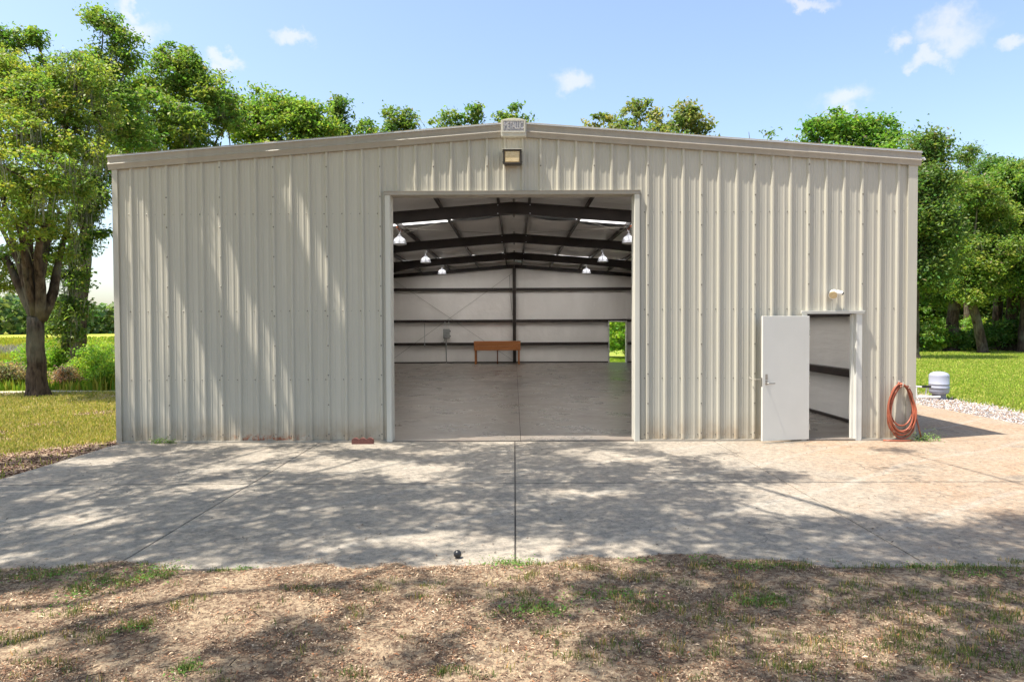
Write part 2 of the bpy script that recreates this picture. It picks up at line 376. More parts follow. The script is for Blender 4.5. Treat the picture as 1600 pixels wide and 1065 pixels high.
def ground_masks(x, y):
    """R lawn, G field, B pale sand"""
    left = ss(-8.0, -9.3, x + 1.2 * (fbm(x, y, .6, 11) - .5) * 2) * ss(-7.5, -3.5, y) * (y < 30)
    mulch_l = ss(-.25, .45, y - (.9 - 1.24 * (-6.9 - x)) + 1.3 * (fbm(x, y, .9, 12) - .5) + .5 * (fbm(x, y, 4, 17) - .5))
    right = ss(11.4, 12.3, x + .8 * (fbm(x, y, .9, 13) - .5) - ss(3, 9, y) * -.0)
    behind = ss(LEN, LEN + 1.5, y)
    lawn = np.maximum.reduce([mulch_l * (x < -6.8), right * ss(-5, -1.5, y), behind])
    lawn = lawn * np.where((x < -7), 1 - .8 * ss(.56, .66, fbm(x, y, .9, 61)), 1)
    lawn = lawn * (0.75 + .25 * ss(.35, .5, fbm(x, y, .8, 15)))
    field = ss(9.3, 10.3, y + .5 * (fbm(x, y, .5, 16) - .5)) * ss(-9, -12, x)
    path = ss(.5, .0, np.abs(y - 10.2 - .12 * (x + 13) - .6 * (fbm(x, y, .5, 18) - .5))) * ss(-9, -12, x) * ss(.42, .5, fbm(x, y, .7, 19))
    return np.stack([lawn, field, path], -1)
def grid(name, xs, ys, parent=None, dz=0):
    X, Y = np.meshgrid(xs, ys); x = X.ravel(); y = Y.ravel(); z = ground_z(x, y) + dz
    nx = len(xs); i = np.arange((len(ys) - 1) * (nx - 1)); r = i // (nx - 1); c = i % (nx - 1); a = r * nx + c
    return mesh_np(name, np.stack([x, y, z], 1), np.stack([a, a + 1, a + nx + 1, a + nx], 1), M['ground'], parent, ground_masks(x, y), True)
xs = np.concatenate([[-1500, -700, -350, -180, -100, -60], np.arange(-40, -16, 1.), np.arange(-16, -9, .3), np.arange(-9, 13, .09), np.arange(13, 40, 1.), [60, 100, 180, 350, 700, 1500]])
ys = np.concatenate([[-900, -300, -100, -50, -30, -20], np.arange(-14, -9.5, .5), np.arange(-9.5, -5.3, .06), np.arange(-5.3, 14, .25), np.arange(14, 60, 2.), [75, 100, 150, 300, 700, 1800]])
g = grid('ground', xs, ys); tag(g, kind='structure')

pav = thing('pavement', None, None); pav['kind'] = 'structure'
def slab(x0, x1, y0, y1, z1=ZS, z0=-.15, mat='concrete', parent=pav, g=.006):
    m = MB(); m.box(x0 + g, x1 - g, y0 + g, y1 - g, z0, z1); return m.build('concrete_slab', M[mat], parent, bevel=.006)
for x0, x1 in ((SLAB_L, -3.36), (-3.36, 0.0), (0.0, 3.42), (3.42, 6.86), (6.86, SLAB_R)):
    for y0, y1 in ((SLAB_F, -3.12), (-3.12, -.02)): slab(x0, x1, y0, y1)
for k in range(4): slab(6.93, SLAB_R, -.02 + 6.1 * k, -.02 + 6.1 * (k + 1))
m = MB(); m.box(SLAB_L + .02, SLAB_R - .02, SLAB_F + .02, -.03, -.15, ZS - .012); m.box(6.95, SLAB_R - .02, -.02, 24.3, -.15, ZS - .012); m.build('joint_filler', M['joint'], pav)
fl = thing('floor', None, None); fl['kind'] = 'structure'
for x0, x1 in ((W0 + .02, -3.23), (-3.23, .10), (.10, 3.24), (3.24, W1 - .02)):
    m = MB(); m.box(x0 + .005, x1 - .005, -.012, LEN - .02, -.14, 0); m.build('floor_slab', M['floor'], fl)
m = MB(); m.box(W0 + .03, W1 - .03, 0, LEN - .05, -.15, -.012); m.build('joint_filler', M['joint'], fl)

# ------------------------------------------------------------------ the metal building
bld = thing('metal_building', 'wide beige ribbed metal workshop with low gable roof and tall open central doorway', 'building')
SL = 0.0775
def roof_z(x): return 5.40 - abs(x) * SL
MOD = .3048
def profile(x0, x1, cuts=()):
    """(x, outward offset) along a ribbed sheet; ribs stand at (k+.5)*MOD"""
    pts = []
    k0 = int(math.floor(x0 / MOD)) - 1; k1 = int(math.ceil(x1 / MOD)) + 1
    for k in range(k0, k1):
        c = (k + .5) * MOD
        pts += [(c - .038, 0), (c - .014, .032), (c + .014, .032), (c + .038, 0)]
        for f in (.333, .667):
            q = c + MOD * f; pts += [(q - .024, 0), (q - .010, .0055), (q + .010, .0055), (q + .024, 0)]
    pts.sort()
    X = [p[0] for p in pts]; O = [p[1] for p in pts]
    def off(x): return float(np.interp(x, X, O))
    r = [(x0, off(x0))] + [p for p in pts if x0 + 1e-4 < p[0] < x1 - 1e-4] + [(x1, off(x1))]
    return r
OPEN = [(-2.15, 2.09, 4.24), (4.985, 5.885, 2.185)]          # openings of the front wall: x0, x1, head
def front_panel(x0, x1):
    m = MB(); edges = sorted({x0, x1} | {e for o in OPEN for e in o[:2] if x0 < e < x1})
    for a, b in zip(edges[:-1], edges[1:]):
        mid = (a + b) / 2; z0 = ZS + .035
        for o in OPEN:
            if o[0] < mid < o[1]: z0 = o[2]
        P = profile(a, b); V = []; F = []
        xs_ = P
        if a < 0 < b: xs_ = sorted(P + [(0.0, 0.0)])
        for x, o_ in xs_: V += [(x, -o_, z0), (x, -o_, roof_z(x) - .03)]
        for i in range(len(xs_) - 1): F.append((2 * i, 2 * i + 2, 2 * i + 3, 2 * i + 1))
        m.add(V, F)
    o = m.build('wall_panel', M['wall'], bld)
    s = o.modifiers.new('thickness', 'SOLIDIFY'); s.thickness = .0025; s.offset = -1
    return o
bnd = [W0 + .02] + [(k) * MOD for k in np.arange(-19.5, 20, 3)] + [W1 - .02]
for a, b in zip(bnd[:-1], bnd[1:]): front_panel(a, b)
# screws: on every lap rib and in rows on the girts
m = MB()
def screw(x, y, z, r=.014):
    V = [(x + r * math.cos(t), y, z + r * math.sin(t)) for t in np.arange(0, 2 * PI, PI / 3)] + [(x, y - .008, z)]
    m.add(V, [(i, (i + 1) % 6, 6) for i in range(6)])
def blocked(x, z):
    return any(o[0] - .13 < x < o[1] + .13 and z < o[2] + .1 for o in OPEN)
for k in np.arange(-19.5, 20, 3):
    for z in np.arange(.12, 5.3, .508):
        if z < roof_z(k * MOD) - .3 and not blocked(k * MOD, z): screw(k * MOD, -.033, z)
for z in (.09, 1.06, 2.24, 3.90):
    for k in np.arange(-22, 22.1, 1):
        for d in (-.052, .10):
            x = (k + .5) * MOD + d
            if W0 + .1 < x < W1 - .1 and z < roof_z(x) - .3 and not blocked(x, z): screw(x, -.002, z, .012)
o = m.build('wall_screws', M['screw'], bld); o['kind'] = 'stuff'
# side and rear walls
def side_wall(x, sgn, name='side_wall'):
    P = profile(0.05, LEN - .05); m = MB(); V = []; F = []
    for y, o_ in P: V += [(x + sgn * o_, y, ZS + .03), (x + sgn * o_, y, roof_z(x) - .03)]
    for i in range(len(P) - 1): F.append((2 * i, 2 * i + 2, 2 * i + 3, 2 * i + 1))
    m.add(V, F); return m.build(name, M['wall'], bld)
side_wall(W0 + .03, -1); side_wall(W1 - .03, 1)
RD = (4.98, 5.86, 2.14)                                      # rear doorway
def wall_with_hole(xa, xb, y0, y1, holes, name, mat, top=lambda x: roof_z(x) - .05, steps=1):
    m = MB(); ed = sorted({xa, 0.0, xb} | {e for h in holes for e in h[:2]})
    for a, b in zip(ed[:-1], ed[1:]):
        mid = (a + b) / 2; z0 = 0.0
        for h in holes:
            if h[0] < mid < h[1]: z0 = h[2]
        V = [(a, y0, z0), (b, y0, z0), (b, y1, z0), (a, y1, z0), (a, y0, top(a)), (b, y0, top(b)), (b, y1, top(b)), (a, y1, top(a))]
        m.add(V, [(0, 3, 2, 1), (4, 5, 6, 7), (0, 1, 5, 4), (1, 2, 6, 5), (2, 3, 7, 6), (3, 0, 4, 7)])
    return m.build(name, mat, bld)
wall_with_hole(W0 + .03, W1 - .03, LEN - .02, LEN + .02, [RD], 'rear_wall', M['wall'])
# white insulation facing inside: front, sides, rear (the rear one in vertical strips)
wall_with_hole(W0 + .08, W1 - .08, .012, .03, OPEN, 'insulation', M['liner'])
ed = sorted([W0 + .08] + list(np.arange(-5.6, 6.9, 1.22)) + [W1 - .08] + [RD[0], RD[1]])
for a, b in zip(ed[:-1], ed[1:]):
    if b - a < .01: continue
    z0 = RD[2] if RD[0] - .01 < (a + b) / 2 < RD[1] + .01 else .02
    bul = .012
    m = MB(); n = 6; V = []; F = []
    for i in range(n + 1):
        x = a + (b - a) * i / n; y = LEN - .07 - bul * math.sin(PI * i / n); V += [(x, y, z0), (x, y, roof_z(x) - .08)]
    for i in range(n): F.append((2 * i, 2 * i + 1, 2 * i + 3, 2 * i + 2))
    m.add(V, F).build('insulation_strip', M['liner'], bld, smooth=True)
for x, s in ((W0 + .08, 1), (W1 - .08, -1)):
    m = MB(); m.box(min(x, x + s * .02), max(x, x + s * .02), .05, LEN - .08, .02, roof_z(x) - .08); m.build('insulation', M['liner'], bld)
# girts
GZ = (1.00, 2.20, 3.86)
def cee(m, p0, p1, h=.2, d=.2, up=(0, 0, 1), t=.012):
    m.extrude([(0, -h / 2), (d, -h / 2), (d, -h / 2 + .03), (d - t, -h / 2 + .03), (d - t, -h / 2 + t), (t, -h / 2 + t), (t, h / 2 - t), (d - t, h / 2 - t), (d - t, h / 2 - .03), (d, h / 2 - .03), (d, h / 2), (0, h / 2)], p0, p1, up)
def girt_box(p, q):
    m = MB(); m.box(p[0], q[0], p[1], q[1], p[2], q[2]); return m.build('girt', M['steel'], bld, bevel=.006)
for z in GZ:
    hx = .09
    segs = [(W0 + .1, -.09), (.09, RD[0] - .06), (RD[1] + .06, W1 - .1)] if z < 2.15 else [(W0 + .1, -.09), (.09, W1 - .1)]
    for a, b in segs: girt_box((a, LEN - .27, z - .075), (b, LEN - .09, z + .075))
    for sx in (W0 + .1, W1 - .28): girt_box((sx, .25, z - .075), (sx + .18, LEN - .28, z + .075))
    for a, b in ((W0 + .1, -2.36), (2.30, 4.9 if z < 2.3 else W1 - .1)): girt_box((a, .04, z - .075), (b, .22, z + .075))
m = MB(); m.box(W0 + .1, RD[0] - .05, LEN - .16, LEN - .09, .0, .06); m.box(RD[1] + .05, W1 - .1, LEN - .16, LEN - .09, 0, .06)
m.box(W0 + .1, W0 + .17, .1, LEN - .2, 0, .05); m.box(W1 - .17, W1 - .1, .1, LEN - .2, 0, .05); m.build('base_angle', M['steel'], bld)
# rigid frames
def ibeam(m, prof, y, w=.16, t=.012):
    """prof: list of (x, ztop, zbot)"""
    V = []; F = []
    for (x, a, b) in prof: V += [(x, y - .005, a), (x, y - .005, b), (x, y + .005, a), (x, y + .005, b)]
    for i in range(len(prof) - 1): q = 4 * i; F += [(q, q + 1, q + 5, q + 4), (q + 2, q + 6, q + 7, q + 3)]
    m.add(V, F)
    for k in (1, 2):
        V = []; F = []
        for p in prof:
            z = p[k]; s = -t if k == 1 else t
            V += [(p[0], y - w / 2, z), (p[0], y + w / 2, z), (p[0], y + w / 2, z + s), (p[0], y - w / 2, z + s)]
        for i in range(len(prof) - 1):
            q = 4 * i
            for j in range(4): F.append((q + j, q + (j + 1) % 4, q + 4 + (j + 1) % 4, q + 4 + j))
        m.add(V, F)
RZ = lambda x: 5.175 - abs(x) * SL
for y in (6.1, 12.2, 18.3):
    for s in (-1, 1):
        m = MB(); ibeam(m, [(s * .012, RZ(.012), RZ(0) - .31), (s * 3.2, RZ(3.2), RZ(3.2) - .30), (s * 4.6, RZ(4.6), RZ(4.6) - .34), (s * 6.35, RZ(6.35), RZ(6.35) - .62)], y)
        m.build('rafter', M['steel'], bld)
        m = MB(); xo = (W1 - .3) if s > 0 else (W0 + .3)
        V = []
        for (z, dpt) in ((.02, .22), (RZ(6.35) - .05, .55)):
            xi = xo - s * dpt; V += [(xo, y, z), (xi, y, z)]
        a, b, c_, d_ = V
        m.add([(p[0], y + e, p[2]) for e in (-.006, .006) for p in V], [(0, 1, 3, 2), (4, 6, 7, 5)])
        for (p, q) in ((a, c_), (b, d_)): m.add([(p[0] - .006, y - .08, p[2]), (p[0] - .006, y + .08, p[2]), (q[0] - .006, y + .08, q[2]), (q[0] - .006, y - .08, q[2]), (p[0] + .006, y - .08, p[2]), (p[0] + .006, y + .08, p[2]), (q[0] + .006, y + .08, q[2]), (q[0] + .006, y - .08, q[2])], [(0, 3, 2, 1), (4, 5, 6, 7), (0, 1, 5, 4), (1, 2, 6, 5), (2, 3, 7, 6), (3, 0, 4, 7)])
        m.build('column', M['steel'], bld)
    m = MB(); m.box(-.014, .014, y - .085, y + .085, RZ(0) - .38, RZ(0) + .07); pl = m.build('splice_plate', M['steel'], bld)
    for z in (RZ(0) + .04, RZ(0) - .345):
        m = MB(); m.tube([(-.045, y - .05, z), (.045, y - .05, z)], .014, 6); m.build('bolt', M['chrome'], pl)
    for sx in (-.42, .42):
        for z in (-.04, -.26):
            m = MB(); m.tube([(sx, y - .010, RZ(sx) + z), (sx, y - .024, RZ(sx) + z)], .013, 6); m.build('bolt', M['alu'], bld)
# rear end frame
for s in (-1, 1):
    m = MB(); ibeam(m, [(s * .01, RZ(0) - .02, RZ(0) - .20), (s * 6.5, RZ(6.5) - .02, RZ(6.5) - .20)], LEN - .2, .12); m.build('rafter', M['steel'], bld)
m = MB(); m.box(-.085, .085, LEN - .30, LEN - .285, 0.0, 4.96); m.box(-.085, .085, LEN - .115, LEN - .10, 0.0, 4.96); m.box(-.006, .006, LEN - .285, LEN - .115, 0.0, 4.96); m.build('column', M['steel'], bld)
# purlins, ceiling insulation, skylights, added inner light panels
PX = [.43, 1.93, 3.43, 4.93, 6.43]
for s in (-1, 1):
    for x in PX:
        z = RZ(x); m = MB()
        zz = roof_z(x) - .035
        m.box(s * x - .004, s * x + .004, .1, LEN - .1, z, zz)
        m.box(min(s * x, s * x - s * .065), max(s * x, s * x - s * .065), .1, LEN - .1, z, z + .006)
        m.box(min(s * x, s * x + s * .065), max(s * x, s * x + s * .065), .1, LEN - .1, zz - .006, zz)
        m.box(s * x - s * .065 - .004, s * x - s * .065 + .004, .1, LEN - .1, z, z + .025)
        m.build('purlin', M['purlin'], bld)
SKY = {.05: (.6, 4.5), 6.1: (7.6, 9.66), 12.2: (13.9, 15.7), 18.3: (19.7, 22.9)}
bays = [(.05, 6.1), (6.1, 12.2), (12.2, 18.3), (18.3, LEN - .08)]
xe = [-6.78, -6.43, -4.93, -3.43, -1.93, -.43, .43, 1.93, 3.43, 4.93, 6.43, 6.82]
for (y0, y1) in bays:
    for a, b in zip(xe[:-1], xe[1:]):
        mid = abs(a + b) / 2; ya = y0
        sag = .05 if b - a > .9 else .02
        parts_ = [(y0, y1)]
        if .5 < mid < 4.9:
            ya, yb = SKY[y0]; yb -= .4 if mid < 1.9 else 0; parts_ = [(y0, ya), (yb, y1)]  # inner cells: panels added out of view to brighten the interior
            x0, x1 = a, b
            MB().add([(x0, ya - .02, roof_z(x0) - .02), (x1, ya - .02, roof_z(x1) - .02), (x1, yb + .02, roof_z(x1) - .02), (x0, yb + .02, roof_z(x0) - .02)], [(0, 1, 2, 3)]).build('skylight_or_fill_panel', M['skylight'], bld)
        for ya, yb in parts_:
            nx, ny = 8, max(4, int((yb - ya) * 3)); V = []; F = []
            for j in range(ny + 1):
                for i in range(nx + 1):
                    x = a + (b - a) * i / nx; y = ya + (yb - ya) * j / ny
                    w = math.sin(PI * i / nx) ** .8 if 0 < i < nx else 0
                    V.append((x, y, roof_z(x) - .045 - w * (sag + .025 * math.sin(y * 4.1 + a * 3) + .012 * math.sin(y * 9.7 + a))))
            for j in range(ny):
                for i in range(nx): q = j * (nx + 1) + i; F.append((q, q + nx + 1, q + nx + 2, q + 1))
            MB().add(V, F).build('ceiling_insulation', M['ceiling'], bld, smooth=True)
# roof sheets (with holes over the skylights and the added inner panels) : strips between x edges
RY0, RY1 = -.088, LEN + .06
xr = [0, .46, 4.90, 6.92]
for s in (-1, 1):
    for y0, y1, cut in [(a_, b_, k_ % 2) for k_, (a_, b_) in enumerate(zip([RY0, .6, 4.5, 7.6, 9.66, 13.9, 15.7, 19.7, 22.9], [.6, 4.5, 7.6, 9.66, 13.9, 15.7, 19.7, 22.9, RY1]))]:
        m = MB()
        for i in range(3):
            if cut and i == 1:
                if y1 > 5: MB().add([(s * .46, y1 - .38, roof_z(.46)), (s * 1.92, y1 - .38, roof_z(1.92)), (s * 1.92, y1, roof_z(1.92)), (s * .46, y1, roof_z(.46))], [(0, 1, 2, 3)]).build('roof_sheet', M['roof'], bld)
                continue
            a, b = s * xr[i], s * xr[i + 1]
            za, zb = roof_z(a), roof_z(b)
            m.add([(a, y0, za), (b, y0, zb), (b, y1, zb), (a, y1, za), (a, y0, za + .012), (b, y0, zb + .012), (b, y1, zb + .012), (a, y1, za + .012)],
                  [(0, 1, 2, 3), (4, 7, 6, 5), (0, 4, 5, 1), (1, 5, 6, 2), (2, 6, 7, 3), (3, 7, 4, 0)])
        m.build('roof_sheet', M['roof'], bld)
m = MB()
for s in (-1, 1):
    for k in np.arange(.3, LEN, MOD): m.extrude([(-.03, 0), (-.012, .03), (.012, .03), (.03, 0)], (s * .02, k, roof_z(0) + .013), (s * 6.90, k, roof_z(6.90) + .013))
o = m.build('roof_ribs', M['roof'], bld); o['kind'] = 'stuff'
# sculptured rake trim, one piece per slope with visible laps
RK = [(0, .030), (.118, .030), (.122, .018), (.112, .006), (.082, -.015), (.070, -.055), (.074, -.095), (.108, -.118), (.110, -.128), (.096, -.134), (.062, -.180), (.050, -.205), (.052, -.212), (0, -.212)]
for s in (-1, 1):
    for a, b, e in ((.20, 5.55 if s < 0 else 5.0, 0), (5.55 if s < 0 else 5.0, 6.915, .002)):
        p0, p1 = (s * a, 0, roof_z(a)), (s * b, 0, roof_z(b))
        V = []; n = len(RK)
        for p in (p0, p1):
            for o_, z in RK: V.append((p[0], -.034 - o_ * .40 - e, p[2] + z + e))
        F = [(i, (i + 1) % n, n + (i + 1) % n, n + i) for i in range(n)] + [tuple(range(n - 1, -1, -1)), tuple(range(n, 2 * n))]
        MB().add(V, F).build('rake_trim', M['trim'], bld)
# peak box with the maker's plate
m = MB(); V = []
out = [(-.215, -.235), (.215, -.235), (.215, .035), (.10, .062), (0, .07), (-.10, .062), (-.215, .035)]
zc = roof_z(0)
for y in (-.14, -.03): V += [(x, y, zc + z) for x, z in out]
m.add(V, [(6, 5, 4, 3, 2, 1, 0), tuple(range(7, 14))] + [(i, (i + 1) % 7, 7 + (i + 1) % 7, 7 + i) for i in range(7)])
pk = m.build('peak_box', M['trim_light'], bld, bevel=.006)
m = MB(); m.box(-.17, .17, -.146, -.139, zc - .145, zc + .015); m.build('name_plate', simple('plate_face', (.36, .35, .38), .4, .2, .1, 30), pk)
m = MB()
for (a, b, c_, d_) in ((-.195, .195, .015, .035), (-.195, .195, -.175, -.15), (-.195, -.17, -.15, .015), (.17, .195, -.15, .015)): m.box(a, b, -.155, -.139, zc + c_, zc + d_)
m.build('plate_border', M['trim_light'], pk)
cu = bpy.data.curves.new('plate_lettering', 'FONT'); cu.body = 'METALLIC'; cu.size = .135; cu.extrude = .004; cu.align_x = 'CENTER'; cu.align_y = 'CENTER'; cu.space_character = .78
lo = bpy.data.objects.new('plate_lettering', cu); C.objects.link(lo)
bpy.context.view_layer.update(); dg = bpy.context.evaluated_depsgraph_get(); me = bpy.data.meshes.new_from_object(lo.evaluated_get(dg))
bpy.data.objects.remove(lo); me.name = 'plate_lettering'; me.materials.clear(); me.materials.append(simple('cast_lettering', (.52, .51, .52), .45, .1, .1, 20))
xsz = max(v.co.x for v in me.vertices) - min(v.co.x for v in me.vertices); kx = .325 / xsz
me.transform(Matrix.Translation((0, -.150, zc - .065)) @ Matrix.Rotation(PI / 2, 4, 'X') @ Matrix.Diagonal((kx, 1.25, 1, 1)))
link(bpy.data.objects.new('plate_lettering', me), pk)
# eave gutters and the outlet at the right end
for s in (-1, 1):
    x = 6.90 * s
    m = MB(); m.box(min(x, x + s * .025), max(x, x + s * .025), -.02, LEN, roof_z(6.9) - .17, roof_z(6.9) - .03); m.build('gutter', M['trim'], bld)
m = MB(); m.tube([(6.92, -.03, roof_z(7) - .08), (6.96, -.05, roof_z(7) - .08), (6.975, -.05, roof_z(7) - .11)], .022, 8); m.build('gutter_outlet', M['white_plastic'], bld)
# corner trims
for s, w in ((-1, .085), (1, .15)):
    x = W0 if s < 0 else W1
    m = MB(); m.box(min(x, x - s * w), max(x, x - s * w), -.040, -.036, ZS + .03, roof_z(x) - .18)
    m.box(min(x, x + s * .004), max(x, x + s * .004), -.040, .12, ZS + .03, roof_z(x) - .05)
    m.box(min(x - s * w, x - s * (w + .003)), max(x - s * w, x - s * (w + .003)), -.040, -.001, ZS + .03, roof_z(x) - .18)
    m.build('corner_trim', M['wall'], bld)
# base flashing
m = MB()
for a, b in ((W0, -2.2), (2.14, 4.93), (5.94, W1)): m.box(a, b, -.052, .0, ZS + .002, ZS + .030); 
m.build('base_trim', M['trim'], bld)
# main doorway trim: jambs with a stepped reveal, header with drip edge
def jamb(xi, s, z1, mat, w=.09, dep=.22, name='door_jamb'):
    """xi inner face; s=+1 the wall lies to +x"""
    prof = [(0, dep), (0, -.030), (.012, -.048), (w, -.048), (w, -.042), (.02, -.040), (.008, -.02), (.008, dep)]
    V = []; n = len(prof)
    for z in (ZS + .004, z1):
        for a, y in prof: V.append((xi + s * a, y, z))
    F = [(i, (i + 1) % n, n + (i + 1) % n, n + i) for i in range(n)] + [tuple(range(n - 1, -1, -1)), tuple(range(n, 2 * n))]
    return MB().add(V, F).build(name, mat, bld)
jamb(-2.11, -1, 4.20, M['trim_light']); jamb(2.05, 1, 4.20, M['trim_light'])
m = MB(); m.box(-2.22, 2.16, -.052, .22, 4.202, 4.21); m.box(-2.20, 2.14, -.056, -.048, 4.21, 4.262); m.box(-2.22, 2.16, -.066, 0.0, 4.262, 4.270)
m.build('door_header', M['trim'], bld)
m = MB(); m.box(-2.34, -2.15, .05, .25, 0, 4.4); m.box(2.09, 2.28, .05, .25, 0, 4.4); m.box(-2.34, 2.28, .05, .25, 4.272, 4.42); m.build('opening_framing', M['steel'], bld)

# ------------------------------------------------------------------ side doorway and its open leaf
m = MB(); m.box(5.835, 5.86, -.060, .11, ZS + .004, 2.15); m.box(5.862, 5.935, -.056, -.044, ZS + .004, 2.20); m.box(5.80, 5.834, .03, .10, 0, 2.14)
m.build('door_frame', M['frame_white'], bld)
m = MB(); m.box(4.985, 5.005, -.045, .11, ZS + .004, 2.15); m.box(4.91, 4.983, -.056, -.044, ZS + .004, 2.20); m.build('door_frame', M['frame_white'], bld)
m = MB(); m.box(4.91, 5.96, -.075, .11, 2.153, 2.185); m.box(4.90, 5.97, -.085, -.04, 2.186, 2.204); m.build('door_frame', M['frame_white'], bld)
dr = MB(); dr.box(-.885, 0, -.045, 0, .035, 2.135)
dtop = dr.build('door_leaf', M['door_white'], bld, bevel=.004, loc=(5.012, -.052, ZS), rotz=R(12.4))
dtop['label'] = 'plain white steel door leaf swung wide open against the wall'
def sub(mb, name, mat): return mb.build(name, mat, dtop, bevel=.002)
sub(MB().box(-.835, -.795, -.052, -.0455, .98, 1.06).box(-.835, -.795, -.052, -.0455, 1.07, 1.16), 'lock_plate', M['chrome'])
h = MB(); h.tube([(-.815, -.05, 1.01), (-.815, -.095, 1.01), (-.80, -.103, 1.01), (-.69, -.103, 1.008)], .009, 8); h.build('door_handle', M['chrome'], dtop, smooth=True)
sub(MB().box(-.8875, -.8853, -.040, -.006, .95, 1.10), 'latch_plate', M['chrome'])
for z in (.25, 1.05, 1.85):
    h = MB(); h.tube([(.006, -.046, z - .05), (.006, -.046, z + .05)], .008, 8); h.build('hinge', M['chrome'], dtop)
m = MB(); m.tube([(4.02, -.035, 1.07), (4.05, -.08, 1.045), (4.10, -.15, 1.04), (4.15, -.235, 1.05)], .006, 6)
tag(m.build('door_hook', M['wire']), 'pale wire hook tying the open white door back to the ribs', 'hook')
# threshold of the small doorway
m = MB(); m.box(5.006, 5.834, -.06, .10, ZS + .003, .012); m.build('threshold', M['floor'], bld, bevel=.004)
# stick lying on the ground under the leaf
m = MB(); m.tube([(4.19, -.34, ZS + .014), (4.45, -.33, ZS + .016), (4.7, -.26, ZS + .018), (5.0, -.17, ZS + .016)], [.007, .008, .008, .006], 6)
m.tube([(4.5, -.31, ZS + .016), (4.58, -.36, ZS + .012), (4.66, -.33, ZS + .014)], [.006, .006, .004], 5)
tag(m.build('stick', M['wire']), 'thin bare stick lying on the concrete under the open white door', 'stick')

# ------------------------------------------------------------------ lamps outside
wp = thing('wall_light', 'bronze box floodlight with amber lens under the roof peak', 'wall light', (-.025, -.033, 4.80))
V = []
for y, x, z0, z1 in ((0, .14, -.11, .12), (-.20, .155, -.125, .115)): V += [(-x, y, z0), (x, y, z0), (x, y, z1), (-x, y, z1)]
MB().add(V, [(0, 1, 2, 3), (4, 7, 6, 5), (0, 4, 5, 1), (1, 5, 6, 2), (2, 6, 7, 3), (3, 7, 4, 0)]).build('housing', M['bronze'], wp, bevel=.008)
m = MB()
for a in ((-.155, .155, .092, .115), (-.155, .155, -.125, -.102), (-.155, -.13, -.102, .092), (.13, .155, -.102, .092)): m.box(a[0], a[1], -.222, -.2005, a[2], a[3])
m.build('lens_frame', M['bronze'], wp, bevel=.003)
m = MB(); m.add([(-.129, -.2015, -.101), (.129, -.2015, -.101), (.129, -.2015, .091), (-.129, -.2015, .091), (-.11, -.218, -.085), (.11, -.218, -.085), (.11, -.216, .075), (-.11, -.216, .075)],
                [(4, 5, 6, 7), (0, 1, 5, 4), (1, 2, 6, 5), (2, 3, 7, 6), (3, 0, 4, 7)]).build('lens', M['lens'], wp)
m = MB(); m.box(-.165, .165, -.235, 0, .1155, .125); m.build('top_cover', M['trim_light'], wp)
for sx in (-.160, .160):
    for z in (-.09, .08): MB().tube([(sx, -.19, z), (sx * 1.06, -.19, z)], .01, 6).build('clip', M['bronze'], wp)
sl = thing('security_light', 'white twin head floodlight over the small side doorway', 'wall light', (5.44, -.035, 2.50))
MB().lathe([(.02, 0), (.06, .002), (.062, .018), (.045, .03)], 16).build('back_plate', M['white_plastic'], sl, smooth=False)
sl.children[0].rotation_euler.x = PI / 2
def head(name, p, d, r0, r1, L_, mat=M['white_plastic']):
    d = Vector(d).normalized(); p = Vector(p)
    h = MB(); h.tube([p, p + d * L_ * .1, p + d * L_ * .5, p + d * L_], [r0 * .6, r0, (r0 + r1) / 2, r1], 18); o = h.build(name, mat, sl, smooth=False)
    return p + d * L_, d
e, d = head('lamp_head', (-.01, -.07, .03), (-.45, -.75, -.42), .045, .075, .16)
MB().tube([e + d * .001, e + d * .006], [.066, .060], 18).build('lamp_glass', M['lens'], sl)
MB().tube([(0, 0, .02), (-.01, -.045, .04), (-.02, -.08, .03)], .016, 8).build('arm', M['white_plastic'], sl)
e2, d2 = head('sensor', (.04, -.05, .02), (.75, -.55, -.28), .038, .034, .10)
MB().tube([e2 + d2 * .001, e2 + d2 * .014], [.028, .018], 14).build('sensor_eye', M['black'], sl)
MB().tube([(0, 0, .02), (.03, -.04, .03), (.05, -.06, .02)], .014, 8).build('arm', M['white_plastic'], sl)
MB().tube([(-.035, -.02, -.02), (-.04, -.03, -.09), (-.02, -.025, -.13)], .005, 5).build('hanging_wire', M['wire'], sl)

# ------------------------------------------------------------------ hose on its hook
hs = thing('garden_hose', 'coiled orange hose hanging beside the side doorway at the right corner', 'hose', (6.58, -.05, ZS))
rh = random.Random(3)
loops = [(.00, .98, .215, .84, 0), (.02, .96, .185, .80, .01), (-.01, .97, .245, .93, -.01), (.03, .95, .20, .90, .02), (-.02, .99, .23, .72, .0), (.01, .96, .165, .70, .015), (.0, .97, .225, .88, -.02)]
pts = []
for i, (cx, top, w, hgt, sk) in enumerate(loops):
    for k in range(24):
        f = (k / 24.0); th = 2 * PI * f; nx = loops[(i + 1) % len(loops)]
        g_ = f
        cx_ = cx * (1 - g_) + nx[0] * g_; top_ = top * (1 - g_) + nx[1] * g_; w_ = w * (1 - g_) + nx[2] * g_; h_ = hgt * (1 - g_) + nx[3] * g_
        x = cx_ + w_ * math.sin(th) * (1 - .18 * math.cos(th)) * (1 + .03 * math.sin(5 * th + i)); z = top_ - h_ / 2 + h_ / 2 * math.cos(th)
        y = -.035 - .014 * (i % 4) - .02 * math.sin(th + i) - .03 * (1 - math.cos(th)) / 2 + .012 * math.sin(3 * th + i * 2)
        pts.append((x, y, max(z, .014)))
pts += [(.12, -.06, .93), (.20, -.03, .80), (.235, .0, .62), (.27, .0, .48), (.33, -.02, .20), (.36, -.03, .06)]
MB().tube(pts, .0135, 8).build('hose_coil', M['hose'], hs, smooth=True)
